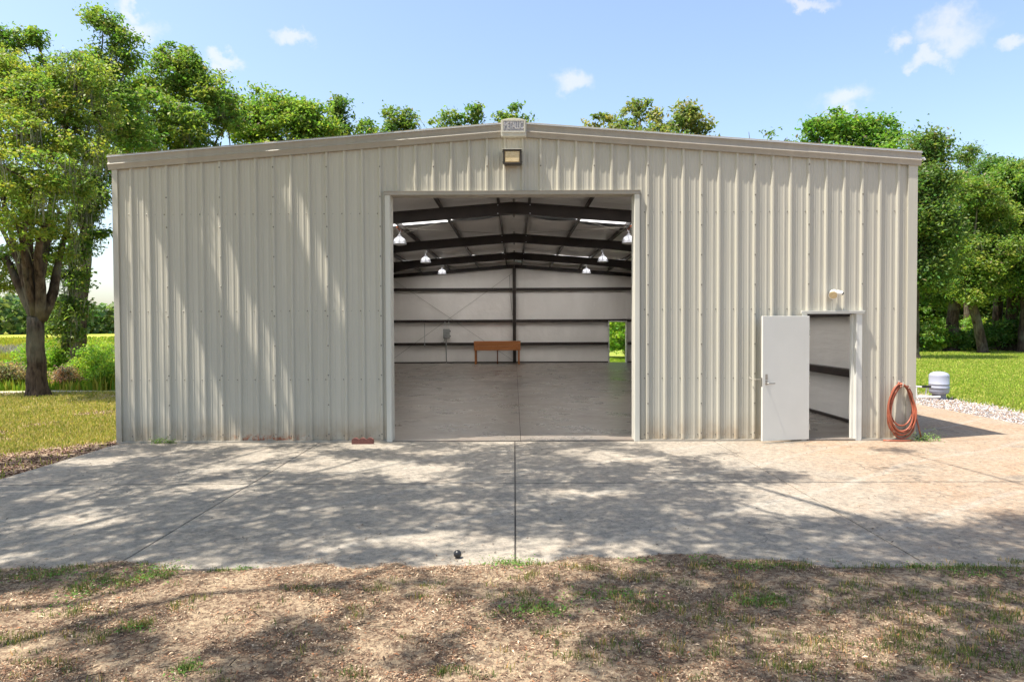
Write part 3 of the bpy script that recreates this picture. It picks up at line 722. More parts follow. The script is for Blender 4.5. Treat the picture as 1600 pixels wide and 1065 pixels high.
MB().tube([(.36, -.03, .06), (.365, -.032, .02)], [.018, .018], 8).build('hose_fitting', M['chrome'], hs)
MB().tube([(-.30, -.06, .012), (-.18, -.10, .013), (0, -.12, .013), (.12, -.10, .013), (.2, -.05, .014)], .0135, 8).build('hose_end', M['hose'], hs, smooth=True)
hh = thing('hose_hook', 'small pale metal hook holding up the orange hose', 'hook', (6.58, -.036, ZS + .98))
MB().box(-.02, .02, -.006, 0, -.06, .05).build('plate', M['trim_light'], hh)
MB().tube([(-.0, -.006, -.05), (0, -.10, -.055), (0, -.125, -.03), (0, -.13, .03)], .008, 6).build('prong', M['trim_light'], hh)
MB().tube([(.12, .0, -.07), (.12, -.10, -.075), (.12, -.12, -.03)], .008, 6).build('prong', M['trim_light'], hh)

# red scalloped edging block and the black ball
m = MB(); V = []; top = []
for k in range(31):
    x = -.185 + .37 * k / 30; f = ((k / 30) * 3) % 1.0 if k < 30 else 1.0
    top.append((x, .075 + .032 * math.sin(PI * f)))
n = len(top)
for y in (-.028, .028): V += [(x, y, 0) for x, z in top] + [(x, y, z) for x, z in top]
F = []
for i in range(n - 1):
    F += [(i, i + 1, n + i + 1, n + i), (2 * n + i + 1, 2 * n + i, 3 * n + i, 3 * n + i + 1), (n + i, n + i + 1, 3 * n + i + 1, 3 * n + i), (i + 1, i, 2 * n + i, 2 * n + i + 1)]
F += [(0, n, 3 * n, 2 * n), (n - 1, 3 * n - 1, 4 * n - 1, 2 * n - 1)]
tag(m.add(V, F).build('edging_block', M['red_concrete'], loc=(-2.58, -.20, ZS), rotz=R(2)), 'red scalloped concrete edging block standing against the wall left of the doorway', 'edging block')
b = at(715, 874, 5.88)
bl = MB().lathe([(.0001 + .034 * math.sin(PI * k / 14), -.034 * math.cos(PI * k / 14)) for k in range(15)], 24).build('ball', M['black'], None, smooth=True, loc=(b[0], b[1], ZS + .036))
tag(bl, 'small shiny black ball lying at the front edge of the concrete', 'ball')

# ------------------------------------------------------------------ inside: high-bay lamps, bench, box
def highbay():
    t = thing('high_bay_lamp', None, 'ceiling lamp', group='high bay lamps hanging from the workshop purlins')
    prof = [(.045, .275), (.06, .27), (.06, .215), (.10, .205), (.105, .19), (.155, .165), (.185, .12), (.197, .06), (.205, .0)]
    MB().lathe(prof[:9], 28).build('reflector', M['alu'], t)
    MB().lathe([(.207, -.012), (.212, -.006), (.212, .006), (.205, .012)], 28).build('rim', M['alu'], t, smooth=True)
    MB().lathe([(.20, -.006), (.15, -.03), (.06, -.042), (.01, -.045)], 24).build('lens', M['white_plastic'], t, smooth=True)
    MB().tube([(0, 0, .27), (0, 0, .31)], .016, 8).build('hook', M['alu'], t)
    for s in (-1, 1): MB().tube([(0, 0, .30), (s * .06, 0, .46)], .006, 5).build('chain', M['alu'], t)
    return t
hb = highbay(); first = True
nm = {9.15: 'nearest', 15.25: 'middle', 21.35: 'farthest'}
for y in (9.15, 15.25, 21.35):
    for x, sd_ in ((-3.49, 'left'), (3.49, 'right')):
        o = hb if first else copy_tree(hb); first = False
        o.location = (x, y, 4.47); o['label'] = 'silver high bay lamp, %s of the three hanging on the %s side inside' % (nm[y], sd_)
        tube = MB().tube([(x - .06, y, 4.93), (x - .055, y, 5.0)], .006, 5)
bx, by = -2.05, 22.85
bn = thing('work_bench', 'orange brown wooden work bench with deep apron against the far wall', 'work bench', (-.88, 23.2, 0))
for i in range(3): MB().box(-1.19, 1.19, -.36 + .24 * i + .002, -.36 + .24 * (i + 1) - .002, 1.135, 1.17).build('top_board', M['wood'], bn, bevel=.003)
for i in range(2): MB().box(-1.17, 1.17, -.36, -.335, .71 + .215 * i, .71 + .215 * (i + 1) - .004).build('apron_board', M['wood'], bn, bevel=.003)
for sx in (-1, 1): MB().box(sx * 1.17 - .012, sx * 1.17 + .012, -.334, .34, .72, 1.13).build('side_board', M['wood'], bn)
for sx in (-1.10, 1.10):
    for sy in (-.28, .28): MB().box(sx - .045, sx + .045, sy - .045, sy + .045, 0, .96 if sy > 0 else .99).build('leg', M['wood'] if sy < 0 else M['wood_dark'], bn, bevel=.004)
MB().box(-.03, .03, .23, .29, 0, .95).build('leg', M['wood_dark'], bn)
# braces and rods of the frame
def rod(p, q, r=.008): return MB().tube([p, q], r, 6).build('brace_rod', M['wire'], bld)
rod((-6.6, LEN - .14, 4.55), (-.05, LEN - .14, .1)); rod((-.05, LEN - .12, 4.75), (-6.6, LEN - .12, .1))
for s in (-1, 1):
    rod((s * .3, 6.25, RZ(0) - .02), (s * 5.6, 12.05, RZ(5.6) - .06), .007); rod((s * 5.6, 6.25, RZ(5.6) - .06), (s * .3, 12.05, RZ(0) - .02), .007)
    MB().box(s * 3.43 - .03 + s * .12, s * 3.43 + .03 + s * .12, 9.05, 9.9, RZ(3.43) + .03, RZ(3.43) + .09).build('conduit', M['orange'], bld)
eb = thing('electric_box', 'grey electric box with conduits on the far wall left of the bench', 'electric box', (-3.56, LEN - .30, 1.30))
MB().box(-.17, .17, -.12, 0, 0, .50).build('enclosure', M['grey_box'], eb, bevel=.01)
MB().box(-.16, .16, -.132, -.122, .02, .22).build('cover', M['grey_box'], eb, bevel=.004)
MB().box(.172, .21, -.09, -.03, .08, .16).box(.172, .21, -.09, -.03, .34, .42).build('switch', M['black'], eb)
MB().box(-.10, -.06, -.06, -.02, .501, .86).box(.10, .14, -.06, -.02, .501, .86).build('conduit', M['white_plastic'], eb)
MB().tube([(-.02, -.05, -.001), (-.02, -.05, -1.3)], .025, 8).build('conduit', M['grey_box'], eb)
MB().tube([(-.10, -.05, -.001), (-.12, -.05, -.12), (-.16, -.06, -.2), (-.3, -.07, -.21)], .015, 6).build('conduit', M['grey_box'], eb)
m = MB()
for q in ((-5.15, 1.78), (-2.6, 1.0), (4.35, 1.12)): m.box(q[0], q[0] + .07, LEN - .34, LEN - .28, q[1], q[1] + .11)
m2 = MB(); m2.box(-4.75, -4.69, LEN - .33, LEN - .27, .88, 1.0); m2.build('outlet_box', M['grey_box'], bld)
MB().tube([(-.25, LEN - .28, 4.6), (-.22, LEN - .3, 3.6), (-.10, LEN - .32, 2.5)], .008, 5).build('cable', M['black'], bld)
MB().tube([(-4.72, LEN - .28, 2.1), (-4.72, LEN - .28, 1.0)], .012, 5).build('conduit', M['grey_box'], bld)
ws = thing('white_shelf', 'low white shelf on a block at the left edge of the doorway view inside', 'shelf', (-6.05, 21.6, 0))
MB().box(-.5, .12, -.2, .2, .44, .52).build('board', M['white_plastic'], ws, bevel=.005)
MB().box(-.25, .02, -.15, .15, 0, .439).build('block', M['white_plastic'], ws, bevel=.005)
tag(MB().lathe([(.04, 0), (.09, .02), (.10, .16), (.085, .30), (.04, .34)], 14).build('pail', M['black'], None, smooth=True, loc=(-6.12, 21.6, .523)), 'small black pail standing on the white shelf inside', 'pail')
# rear doorway frame
m = MB(); m.box(RD[0] - .05, RD[0], LEN - .30, LEN + .03, 0, RD[2] + .05); m.box(RD[1], RD[1] + .05, LEN - .30, LEN + .03, 0, RD[2] + .05); m.box(RD[0] + .0, RD[1], LEN - .30, LEN + .03, RD[2], RD[2] + .05)
m.build('door_frame', M['frame_white'], bld)

# ------------------------------------------------------------------ pressure tank and pipes, right
tk = thing('pressure_tank', 'squat pale grey water pressure tank standing on the gravel', 'water tank', (11.45, 6.7, -.06))
MB().lathe([(.20, 0), (.20, .03), (.165, .04), (.165, .14), (.19, .145)], 28).build('stand', M['tank_base'], tk, smooth=False)
MB().lathe([(.15, .13), (.20, .15), (.235, .19), (.242, .23), (.242, .30), (.249, .306), (.249, .322), (.242, .328), (.242, .40), (.246, .404), (.246, .414), (.242, .418), (.242, .62), (.236, .66), (.20, .70), (.13, .73), (.06, .742), (.01, .745)], 40).build('body', M['tank'], tk, smooth=True)
pp = thing('pipework', 'white plastic pipes with a black valve beside the pressure tank', 'pipes', (10.84, 6.5, -.06))
w = M['pvc']
MB().tube([(-.50, 0, .08), (.52, 0, .08)], .024, 8).build('pipe', w, pp); MB().tube([(-.12, 0, .08), (-.12, 0, .36)], .024, 8).build('pipe', w, pp)
MB().tube([(-.52, 0, .42), (-.12, 0, .36), (.10, 0, .34)], .022, 8).build('pipe', w, pp); MB().tube([(.16, 0, .33), (.12, .0, .08)], .02, 8).build('pipe', w, pp)
MB().box(.02, .26, -.04, .04, .33, .385).build('valve', M['black'], pp, bevel=.008); MB().tube([(-.62, 0, .62), (-.35, 0, .44)], .008, 6).build('valve_lever', M['grey_box'], pp)
MB().tube([(-.48, 0, .06), (-.48, 0, .40)], .02, 8).build('pipe', w, pp)

# ------------------------------------------------------------------ vegetation builders
def leaf_quads(Cn, size, asp=.5, up=.5, fold=.25, seed=0):
    """Cn (N,3) centres, size (N,) half lengths -> verts, faces"""
    r = np.random.default_rng(seed); N = len(Cn)
    n = r.normal(size=(N, 3)); n /= np.linalg.norm(n, axis=1)[:, None]; n[:, 2] = np.abs(n[:, 2]) + up; n /= np.linalg.norm(n, axis=1)[:, None]
    a = r.normal(size=(N, 3)); a -= n * (a * n).sum(1)[:, None]; a /= np.linalg.norm(a, axis=1)[:, None]; b = np.cross(n, a)
    s = np.asarray(size).reshape(-1, 1)
    V = np.stack([Cn - a * s, Cn + b * s * asp + n * s * fold, Cn + a * s, Cn - b * s * asp + n * s * fold], 1).reshape(-1, 3)
    i = np.arange(N)[:, None] * 4
    return V, np.concatenate([i, i + 1, i + 2, i + 3], 1)
LEAFK = np.array([2.3, 1.9, 2.3])
def leaf_cols(N, base, seed=0, dry=.02, spread=.35, clump=None):
    r = np.random.default_rng(seed + 99); base = np.array(base); k = r.random(N)
    c = base[None] * (1 + spread * (r.random((N, 1)) - .5) * 2)
    c[:, 0] *= (1 + .5 * (k - .4))
    if clump is not None: c *= (1 + .35 * (clump[:, None] - .5)); c[:, 0] *= (1 + .5 * (clump - .5))
    c = c * LEAFK; d = r.random(N) < dry; c[d] = np.array([.22, .17, .10]) * (.7 + .6 * r.random((d.sum(), 1)))
    return np.repeat(np.clip(c, 0, 1), 4, 0)
def crown_points(blobs, nleaf, sub=.42, persub=60, seed=0):
    """blobs: (x,y,z,rx,ry,rz). leaves gather in tufts round points of the blobs' outer volume"""
    r = np.random.default_rng(seed); B = np.array(blobs, float)
    wts = (B[:, 3] * B[:, 4] + B[:, 3] * B[:, 5] + B[:, 4] * B[:, 5]) ** 1.0; wts /= wts.sum()
    ns = max(4, nleaf // persub); bi = r.choice(len(B), ns, p=wts)
    d = r.normal(size=(ns, 3)); d /= np.linalg.norm(d, axis=1)[:, None]; rad = r.random(ns) ** .33; rad = np.where(r.random(ns) < .6, .75 + .33 * r.random(ns), rad)
    U = r.normal(size=(len(B), 11, 3)); U /= np.linalg.norm(U, axis=2)[:, :, None]
    lobe = np.clip((U[bi] * d[:, None, :]).sum(2), 0, 1).max(1) ** 5
    S = B[bi, :3] + d * (rad * (.66 + .58 * lobe))[:, None] * B[bi, 3:]
    li = r.integers(0, ns, nleaf); sz = sub * (.45 + .8 * r.random(ns))
    P = S[li] + r.normal(size=(nleaf, 3)) * sz[li, None] * np.array([1, 1, .62]) * .62
    return P, r.random(ns)[li], S
def trunk_mb(path, radii, n=12, rough=.08, seed=0):
    rr = random.Random(seed); m = MB(); pts = []; rad = []
    for i in range(len(path) - 1):
        p = Vector(path[i]); q = Vector(path[i + 1]); k = max(2, int((q - p).length / .45))
        for j in range(k):
            f = j / k; L_ = (q - p).length
            pts.append(p.lerp(q, f) + Vector((rr.uniform(-1, 1), rr.uniform(-1, 1), 0)) * rough * (radii[i] + .03) * (1 if i or j else 0)); rad.append(radii[i] * (1 - f) + radii[i + 1] * f)
    pts.append(Vector(path[-1])); rad.append(radii[-1]); m.tube(pts, rad, n); return m
def tree(label, base, h_fork, r0, blobs, nleaf, leaf=.1, col=(.085, .15, .022), seed=0, limbs=7, moss=0, sub=.42, persub=60, extra_limbs=(), lean=(0, 0), name='oak_tree', group='oak trees standing round the metal building', twigs=0, dry=.02):
    t = thing(name, label, 'tree', tuple(base), 0, group); rr = random.Random(seed); b = Vector(base)
    fork = Vector((lean[0], lean[1], h_fork)); B = [(x[0] - b.x, x[1] - b.y, x[2] - b.z) + tuple(x[3:]) for x in blobs]
    m = trunk_mb([(0, 0, -.15), (lean[0] * .05, lean[1] * .05, .25), (lean[0] * .35, lean[1] * .35, h_fork * .4), fork], [r0 * 1.55, r0 * 1.12, r0 * .95, r0 * .85], 14, .1, seed)
    order = sorted(range(len(B)), key=lambda i: -B[i][3] * B[i][5])[:limbs]
    for i in order:
        c = Vector(B[i][:3]); d = c - fork; mid = fork + Vector((d.x * .42, d.y * .42, d.z * .55)) + Vector((rr.uniform(-.3, .3), rr.uniform(-.3, .3), 0))
        sub_ = trunk_mb([fork - Vector((0, 0, .15)), fork.lerp(mid, .5) + Vector((rr.uniform(-.12, .12), rr.uniform(-.12, .12), .1)), mid, c], [r0 * .42, r0 * .32, r0 * .22, r0 * .06], 8, .25, seed + i); m.add(sub_.v, sub_.f)
    P, cl, S = crown_points(B, nleaf, sub, persub, seed)
    for k in range(twigs):
        s = Vector(S[rr.randrange(len(S))]); c = min((Vector(x[:3]) for x in B), key=lambda q: (q - s).length)
        e = c + (s - c) * .2; mm = MB(); mm.tube([e, e.lerp(s, .5) + Vector((rr.uniform(-.15, .15), rr.uniform(-.15, .15), rr.uniform(-.1, .15))), s], [r0 * .07 + .012, r0 * .04 + .008, .006], 5, False); m.add(mm.v, mm.f)
    for path, rad in extra_limbs:
        mm = trunk_mb([Vector(p) - b for p in path], rad, 8, .3, seed + 50); m.add(mm.v, mm.f)
    m.build('trunk', M['bark'], t, smooth=True)
    sz = leaf * (.55 + .6 * np.random.default_rng(seed).random(nleaf)); V, F = leaf_quads(P, sz, .48, .35, .2, seed)
    o = mesh_np('crown', V, F, M['leaf'], t, leaf_cols(nleaf, col, seed, dry, .35, cl))
    if moss:
        r = np.random.default_rng(seed + 5); low = S[r.choice(len(S), moss)]; Vm = []; Fm = []; cm = []
        for p in low:
            L_ = r.uniform(.25, 1.0); k0 = r.integers(9, 18)
            for q in range(k0):
                o_ = r.normal(size=3) * .11; w_ = r.uniform(.004, .012); a = r.uniform(0, PI); dx, dy = w_ * math.cos(a), w_ * math.sin(a); l = L_ * r.uniform(.5, 1); sx, sy = r.normal(size=2) * .07
                x, y, z = p + o_; i0 = len(Vm)
                Vm += [(x - dx, y - dy, z), (x + dx, y + dy, z), (x + dx * 1.3 + sx, y + dy * 1.3 + sy, z - l * .5), (x - dx * 1.3 + sx, y - dy * 1.3 + sy, z - l * .5), (x + sx * 1.5 + .004, y + sy * 1.5, z - l), (x + sx * 1.5, y + sy * 1.5, z - l)]
                Fm += [(i0, i0 + 1, i0 + 2, i0 + 3), (i0 + 3, i0 + 2, i0 + 4, i0 + 5)]; cc = np.array([.20, .20, .15]) * r.uniform(.7, 1.2); cm += [cc] * 6
        mesh_np('spanish_moss', np.array(Vm), np.array(Fm), M['moss'], t, np.array(cm))['kind'] = 'stuff'
    return t
def bl(px, py, rx, ry, depth, ky=1.0):
    """crown lobe seen round (px,py), half sizes in picture units, at a distance"""
    c = at(px, py, depth); s = depth / 1066.7; return (c[0], c[1], c[2], rx * s, (rx + ry) / 2 * s * ky, ry * s)

# --- near oak on the left lawn
D = 20.4; c = at(58, 612, D); base = (c[0], c[1], -.06)
nb = [bl(55, 150, 70, 38, D - .5), bl(120, 125, 48, 34, D), bl(20, 120, 45, 32, D), bl(140, 175, 40, 34, D + .5), bl(20, 210, 70, 45, D - 1.5), bl(95, 215, 60, 42, D), bl(50, 285, 70, 42, D - 2),
      bl(105, 285, 34, 30, D + .6), bl(25, 350, 54, 34, D - 1.5), bl(85, 350, 34, 26, D), bl(0, 300, 60, 50, D + 1), bl(-60, 260, 80, 70, D), bl(-70, 150, 70, 50, D), bl(20, 405, 40, 22, D + .5), bl(85, 400, 30, 20, D + .3), bl(15, 440, 26, 18, D + 1), bl(50, 430, 22, 12, D + 1.2), bl(140, 240, 30, 22, D - .5), bl(-20, 90, 40, 20, D)]
def A(px, py, d=D): return tuple(at(px, py, d))
tree('big mossy oak with dark flared trunk on the left lawn beside the building', base, 2.35, .26, nb, 72000, .064, (.085, .145, .022), 11, 9, 150, .25, 42,
     [([A(56, 500), A(42, 470), A(28, 440), A(10, 400)], [.17, .15, .12, .06]), ([A(60, 505), A(64, 450, D - .3), A(60, 400, D - .6), A(70, 330, D - 1)], [.16, .14, .11, .06]),
      ([A(64, 500), A(84, 455, D + .2), A(92, 410, D + .4), A(110, 330, D + .4)], [.16, .14, .10, .05])], twigs=120)
# --- slimmer tree behind it with sparse drooping boughs against the sky
D = 26.0; c = at(97, 590, D); nb = [bl(150, 300, 20, 20, D), bl(128, 385, 18, 14, D), bl(155, 362, 15, 10, D), bl(95, 420, 30, 22, D), bl(110, 480, 28, 16, D), bl(140, 265, 28, 20, D), bl(100, 520, 22, 18, D), bl(120, 440, 14, 10, D), bl(170, 255, 14, 22, D), bl(130, 330, 22, 20, D)]
tree('slim pale tree with sparse drooping boughs behind the big left oak', (c[0], c[1], -.06), 3.2, .15, nb, 12000, .09, (.055, .11, .02), 12, 8, 70, .34, 45, (), (.2, .3), twigs=60)
# --- tall tree whose loose top rises highest at the left
D = 31.0; c = at(120, 575, D); nb = [bl(160, 32, 30, 14, D), bl(185, 62, 26, 18, D), bl(165, 95, 34, 22, D), bl(200, 95, 20, 16, D), bl(150, 140, 40, 34, D), bl(30, 58, 20, 12, D), bl(56, 62, 14, 12, D), bl(5, 60, 18, 22, D), bl(190, 170, 34, 40, D), bl(60, 140, 60, 40, D + 1), bl(205, 215, 40, 30, D + 1)]
tree('tallest oak at the left, its loose top standing above the others', (c[0], c[1], -.06), 6.0, .32, nb, 26000, .10, (.06, .125, .02), 13, 12, 60, .36, 45, (), (.5, 0), twigs=90)
# --- trees over the left half of the roof
D = 38.0; c = at(265, 560, D); nb = [bl(280, 100, 44, 26, D), bl(262, 135, 60, 26, D), bl(310, 130, 40, 26, D), bl(335, 165, 42, 30, D), bl(240, 185, 58, 34, D - 3), bl(290, 195, 40, 26, D - 2), bl(220, 140, 34, 24, D), bl(355, 190, 26, 24, D), bl(270, 270, 90, 60, D)]
tree('round topped oak behind the left end of the roof', (c[0], c[1], -.06), 6.5, .4, nb, 44000, .12, (.065, .125, .02), 14, 9, 70, .42, 50, twigs=100)
D = 47.0; c = at(440, 555, D); nb = [bl(402, 168, 30, 22, D), bl(440, 172, 36, 22, D), bl(470, 178, 40, 22, D), bl(425, 200, 60, 22, D), bl(490, 205, 34, 18, D), bl(384, 195, 24, 26, D), bl(515, 205, 16, 16, D), bl(440, 280, 80, 60, D)]
tree('broad low oak crown above the left roof slope', (c[0], c[1], -.06), 6, .4, nb, 38000, .15, (.075, .145, .022), 15, 8, 0, .6, 60, twigs=60)
D = 50.0; c = at(536, 555, D); nb = [bl(530, 168, 12, 16, D), bl(534, 195, 14, 18, D), bl(518, 190, 10, 10, D), bl(536, 230, 16, 30, D), bl(536, 290, 26, 40, D)]
tree('narrow dark treetop just right of the broad crown over the left roof slope', (c[0], c[1], -.06), 9, .25, nb, 9000, .16, (.05, .10, .02), 16, 4, 0, .5, 45)
def far_tree(label, D, lobes, n, seed, col=(.06, .115, .022), trunkx=None, extra=True, leaf=.22):
    nb = [bl(*l, D) for l in lobes]; mx = sum(l[0] for l in lobes) / len(lobes) if trunkx is None else trunkx
    if extra: w_ = max(abs(l[0] - mx) + l[2] for l in lobes); my = max(l[1] + l[3] for l in lobes); nb.append(bl(mx, my + 45, w_ * 1.2, 50, D))
    c = at(mx, 552, D); tree(label, (c[0], c[1], -.06), 8, .35, nb, n, leaf, col, seed, 6, 0, .62, 45, twigs=20)
far_tree('small dark treetop low over the left roof slope', 62, [(568, 198, 15, 9), (580, 206, 14, 6)], 3500, 21)
far_tree('rounded treetop left of the two small ones near the roof peak', 62, [(614, 186, 16, 16), (640, 184, 14, 14), (628, 198, 26, 10)], 6000, 22)
far_tree('low spreading treetop left of the roof peak with one taller tuft', 64, [(690, 187, 24, 9), (715, 188, 18, 8), (740, 170, 13, 13), (738, 186, 12, 8)], 6000, 23)
far_tree('small treetop rising right behind the roof peak', 62, [(800, 172, 14, 12), (790, 184, 16, 8), (812, 184, 12, 8)], 4200, 24)
far_tree('wide light green treetop right of the roof peak', 58, [(998, 172, 18, 16), (960, 190, 34, 12), (1025, 178, 14, 14), (1075, 176, 22, 20), (1050, 194, 36, 12), (1090, 196, 18, 10), (930, 196, 14, 6)], 15000, 25, (.075, .115, .028))
far_tree('tiny dark treetop over the middle of the right roof slope', 66, [(1170, 206, 13, 7), (1205, 213, 9, 5), (1230, 214, 5, 5)], 1500, 26)
far_tree('bright green round tree over the right roof slope', 50, [(1300, 198, 36, 24), (1340, 208, 32, 22), (1375, 205, 24, 22), (1275, 208, 18, 14), (1400, 222, 18, 12)], 24000, 27, (.06, .14, .02), leaf=.18)
# --- right side wood
far_tree('tall dark oak showing just past the right corner of the roof', 40, [(1448, 238, 24, 26), (1440, 290, 40, 34), (1452, 350, 44, 44), (1440, 420, 40, 40), (1420, 330, 40, 50)], 42000, 31, (.05, .10, .022), 1425, False, .13)
T = [(1487, 50, 'thick split trunk oak with low dark boughs at the right edge of the lawn', [(1480, 300, 34, 30), (1500, 345, 44, 40), (1480, 400, 46, 44), (1465, 455, 34, 24), (1510, 430, 34, 30)], .42, (.05, .105, .02)),
     (1537, 47, 'leaning oak with bright upper leaves in the right hand wood', [(1530, 300, 36, 26), (1545, 345, 44, 40), (1535, 400, 48, 40), (1555, 440, 40, 26), (1520, 455, 30, 22)], .30, (.07, .13, .022)),
     (1556, 53, 'darker slim oak second from the right edge of the wood', [(1556, 262, 26, 18), (1575, 290, 34, 26), (1560, 330, 40, 30), (1590, 360, 40, 40)], .36, (.045, .10, .02)),
     (1578, 50, 'straight pale trunked oak near the right edge of the photo', [(1590, 272, 34, 22), (1600, 310, 40, 30), (1585, 400, 40, 36), (1605, 440, 36, 30)], .40, (.06, .13, .022)),
     (1602, 48, 'rightmost oak of the wood, cut by the photo edge', [(1625, 280, 40, 30), (1640, 340, 60, 50), (1620, 410, 50, 40), (1660, 300, 60, 50), (1640, 450, 50, 30)], .45, (.065, .135, .022)),
     (1510, 60, 'small loose treetop poking above the right hand wood', [(1512, 238, 18, 10), (1520, 252, 12, 9), (1500, 246, 10, 6), (1508, 290, 24, 26)], .3, (.05, .10, .02))]
for i, (px, D, lab, lobes, r0, col) in enumerate(T):
    c = at(px, 553, D); n = 6000 if i == 5 else 30000
    tree(lab, (c[0], c[1], -.06), 5.0 if i != 5 else 9, r0, [bl(*l, D + (.8 if k % 2 else -.8)) for k, l in enumerate(lobes)], n, .125, col, 40 + i, 6, 26 if i in (0, 1) else 0, .5, 55, (), ((-1.3 if i == 1 else .2), 0), twigs=60)
for i, (px, D, h) in enumerate([(1462, 66, 7), (1500, 68, 8), (1530, 70, 7), (1565, 66, 9), (1600, 68, 8), (1640, 66, 9), (1700, 60, 10), (1440, 70, 9), (1400, 68, 8), (1690, 50, 10), (1760, 44, 10)]):
    c = at(px, 540, D); b = (c[0], c[1], -.06); r = random.Random(i)
    nb = [(b[0] + r.uniform(-2, 2), b[1] + r.uniform(-1, 1), h * f, 2.6, 2.4, h * .22) for f in (.12, .35, .6, .8, .95)]
    tree('back row oak %s in the wood at the right' % ('far behind the split trunk', 'behind the leaning trunk', 'between the leaning and slim trunks', 'behind the pale trunk', 'behind the rightmost trunk', 'outside the right edge', 'well outside the right edge', 'behind the building corner', 'hidden by the building corner', 'right of the frame nearer', 'far right of the frame nearest')[i],
         b, h * .5, .25, nb, 13000, .2, (.055, .115, .022), 60 + i, 4, 0, .6, 50)

for i, (x, y, h, lab) in enumerate([(-8, 52, 11, 'leftmost of the row hidden behind the building'), (-2, 58, 12, 'second from the left of the row hidden behind the building'), (5, 50, 11, 'third from the left of the row hidden behind the building'), (11, 54, 12, 'middle of the row hidden behind the building'),
                                    (17, 48, 11, 'third from the right of the row hidden behind the building'), (23, 56, 12, 'second from the right of the row hidden behind the building'), (28, 60, 12, 'rightmost of the row hidden behind the building')]):
    r_ = random.Random(200 + i)
    tree('lower leafy oak, ' + lab, (x, y, -.06), h * .4, .3, [(x + r_.uniform(-2.6, 2.6), y + r_.uniform(-1.5, 1.5), h * f, 2.8, 2.6, h * .2) for f in (.35, .5, .62, .74, .84)], 11000, .2, (.055, .12, .022), 210 + i, 5, 0, .6, 50)
# --- bushes: field edge left, understory right, greenery behind the rear door
def bush(label, c, r, h, n, leaf, col, seed, group='bushes at the edge of the field'):
    t = thing('bush', label, 'bush', tuple(c), 0, group); rr = random.Random(seed)
    B = [(rr.uniform(-.4, .4) * r, rr.uniform(-.4, .4) * r, h * rr.uniform(.3, .62), r * rr.uniform(.4, .7), r * rr.uniform(.4, .7), h * rr.uniform(.3, .42)) for k in range(5)]
    P, cl, S = crown_points(B, n, .16 * r + .05, 30, seed); P[:, 2] = np.abs(P[:, 2]) + .02
    V, F = leaf_quads(P, leaf * (.6 + .6 * np.random.default_rng(seed).random(n)), .42, .2, .2, seed); mesh_np('foliage', V, F, M['leaf'], t, leaf_cols(n, col, seed, .03, .35, cl))
    m = MB()
    for k in range(7): e = Vector(S[rr.randrange(len(S))]); m.tube([(rr.uniform(-.05, .05), rr.uniform(-.05, .05), -.03), e * .5 + Vector((0, 0, .1)), e], [.018, .012, .006], 5, False)
    m.build('stems', M['bark'], t); return t
bl_ = [(150, 600, 23.5, .85, 1.5, 'leafy bright green bush right of the big oak trunk near the building'), (128, 592, 24.5, .7, 1.1, 'smaller green bush between the slim tree and the leafy bush'), (172, 597, 22.6, .6, .9, 'low bright bush touching the left edge of the building'),
       (12, 600, 22.8, .8, .95, 'grey green scrubby bush at the far left of the lawn edge'), (36, 596, 24.5, .6, 1.3, 'thin upright bush left of the big oak trunk'), (84, 592, 25.5, .6, 1.6, 'vine covered green bush round the slim tree'), (108, 600, 23.0, .7, .7, 'low brown and green brush heap right of the big oak'),
       (-30, 598, 23.0, .9, 1.1, 'bush just outside the left edge of the photo'), (60, 570, 33, 1.1, 1.5, 'pale green bush out in the field behind the big oak'), (160, 560, 36, 1.1, 1.5, 'rounded bush out in the field near the building')]
for i, (px, py, D, r, h, lab) in enumerate(bl_):
    c = at(px, py, D); bush(lab, (c[0], c[1], -.06), r, h, 3600, .05, (.17, .15, .09) if i == 6 else ((.10, .11, .05) if i == 3 else (.10, .20, .02)), 80 + i)
rr = random.Random(4)
for i in range(13):
    px = 1436 + i * 15 + rr.uniform(-5, 5); D = 51 + rr.uniform(-2, 6); c = at(px, 545, D)
    bush('low %s undergrowth bush number %s from the building corner in the right wood' % (('dark green', 'bright green')[i % 2], ('first', 'second', 'third', 'fourth', 'fifth', 'sixth', 'seventh', 'eighth', 'ninth', 'tenth', 'eleventh', 'twelfth', 'thirteenth')[i]), (c[0], c[1], -.06), 1.5, rr.uniform(1.4, 3.0), 2600, .13, (.05, .115, .02) if i % 2 == 0 else (.085, .17, .02), 120 + i, 'undergrowth below the right hand wood')
for i, (x, y, r, h, lab) in enumerate([(7.0, 31.0, 1.5, 4.4, 'tall bright green bush seen through the far doorway'), (8.8, 32.5, 1.6, 4.6, 'second tall bush right of the one seen through the far doorway'), (5.4, 33, 1.5, 4.6, 'tall bush left of the one seen through the far doorway')]):
    bush(lab, (x, y, -.06), r, h, 6500, .11, (.09, .19, .02), 150 + i, 'bushes behind the rear doorway')
# --- distant tree line beyond the field (reads as one mass)
r = np.random.default_rng(2); N = 52000
u = r.random(N); ang = r.uniform(-.95, .95, N); rad = r.uniform(225, 265, N); cx = np.sin(ang) * rad; cy = np.cos(ang) * rad
hh_ = 5.5 + 5.0 * vnoise(ang * 60, 0 * ang, 1.0, 31) + 2.5 * vnoise(ang * 240, 0 * ang, 1.0, 32)
P = np.stack([cx, cy, hh_ * (1 - (1 - r.random(N)) ** 1.4)], 1); V, F = leaf_quads(P, 1.1 * (.6 + .8 * r.random(N)), .6, .3, .2, 3)
o = mesh_np('distant_woods', V, F, M['leaf'], None, leaf_cols(N, (.055, .105, .035), 3, 0, .35, vnoise(ang * 200, P[:, 2] * .3, 1.0, 8))); tag(o, 'far line of woods beyond the open field', 'woods', kind='stuff')
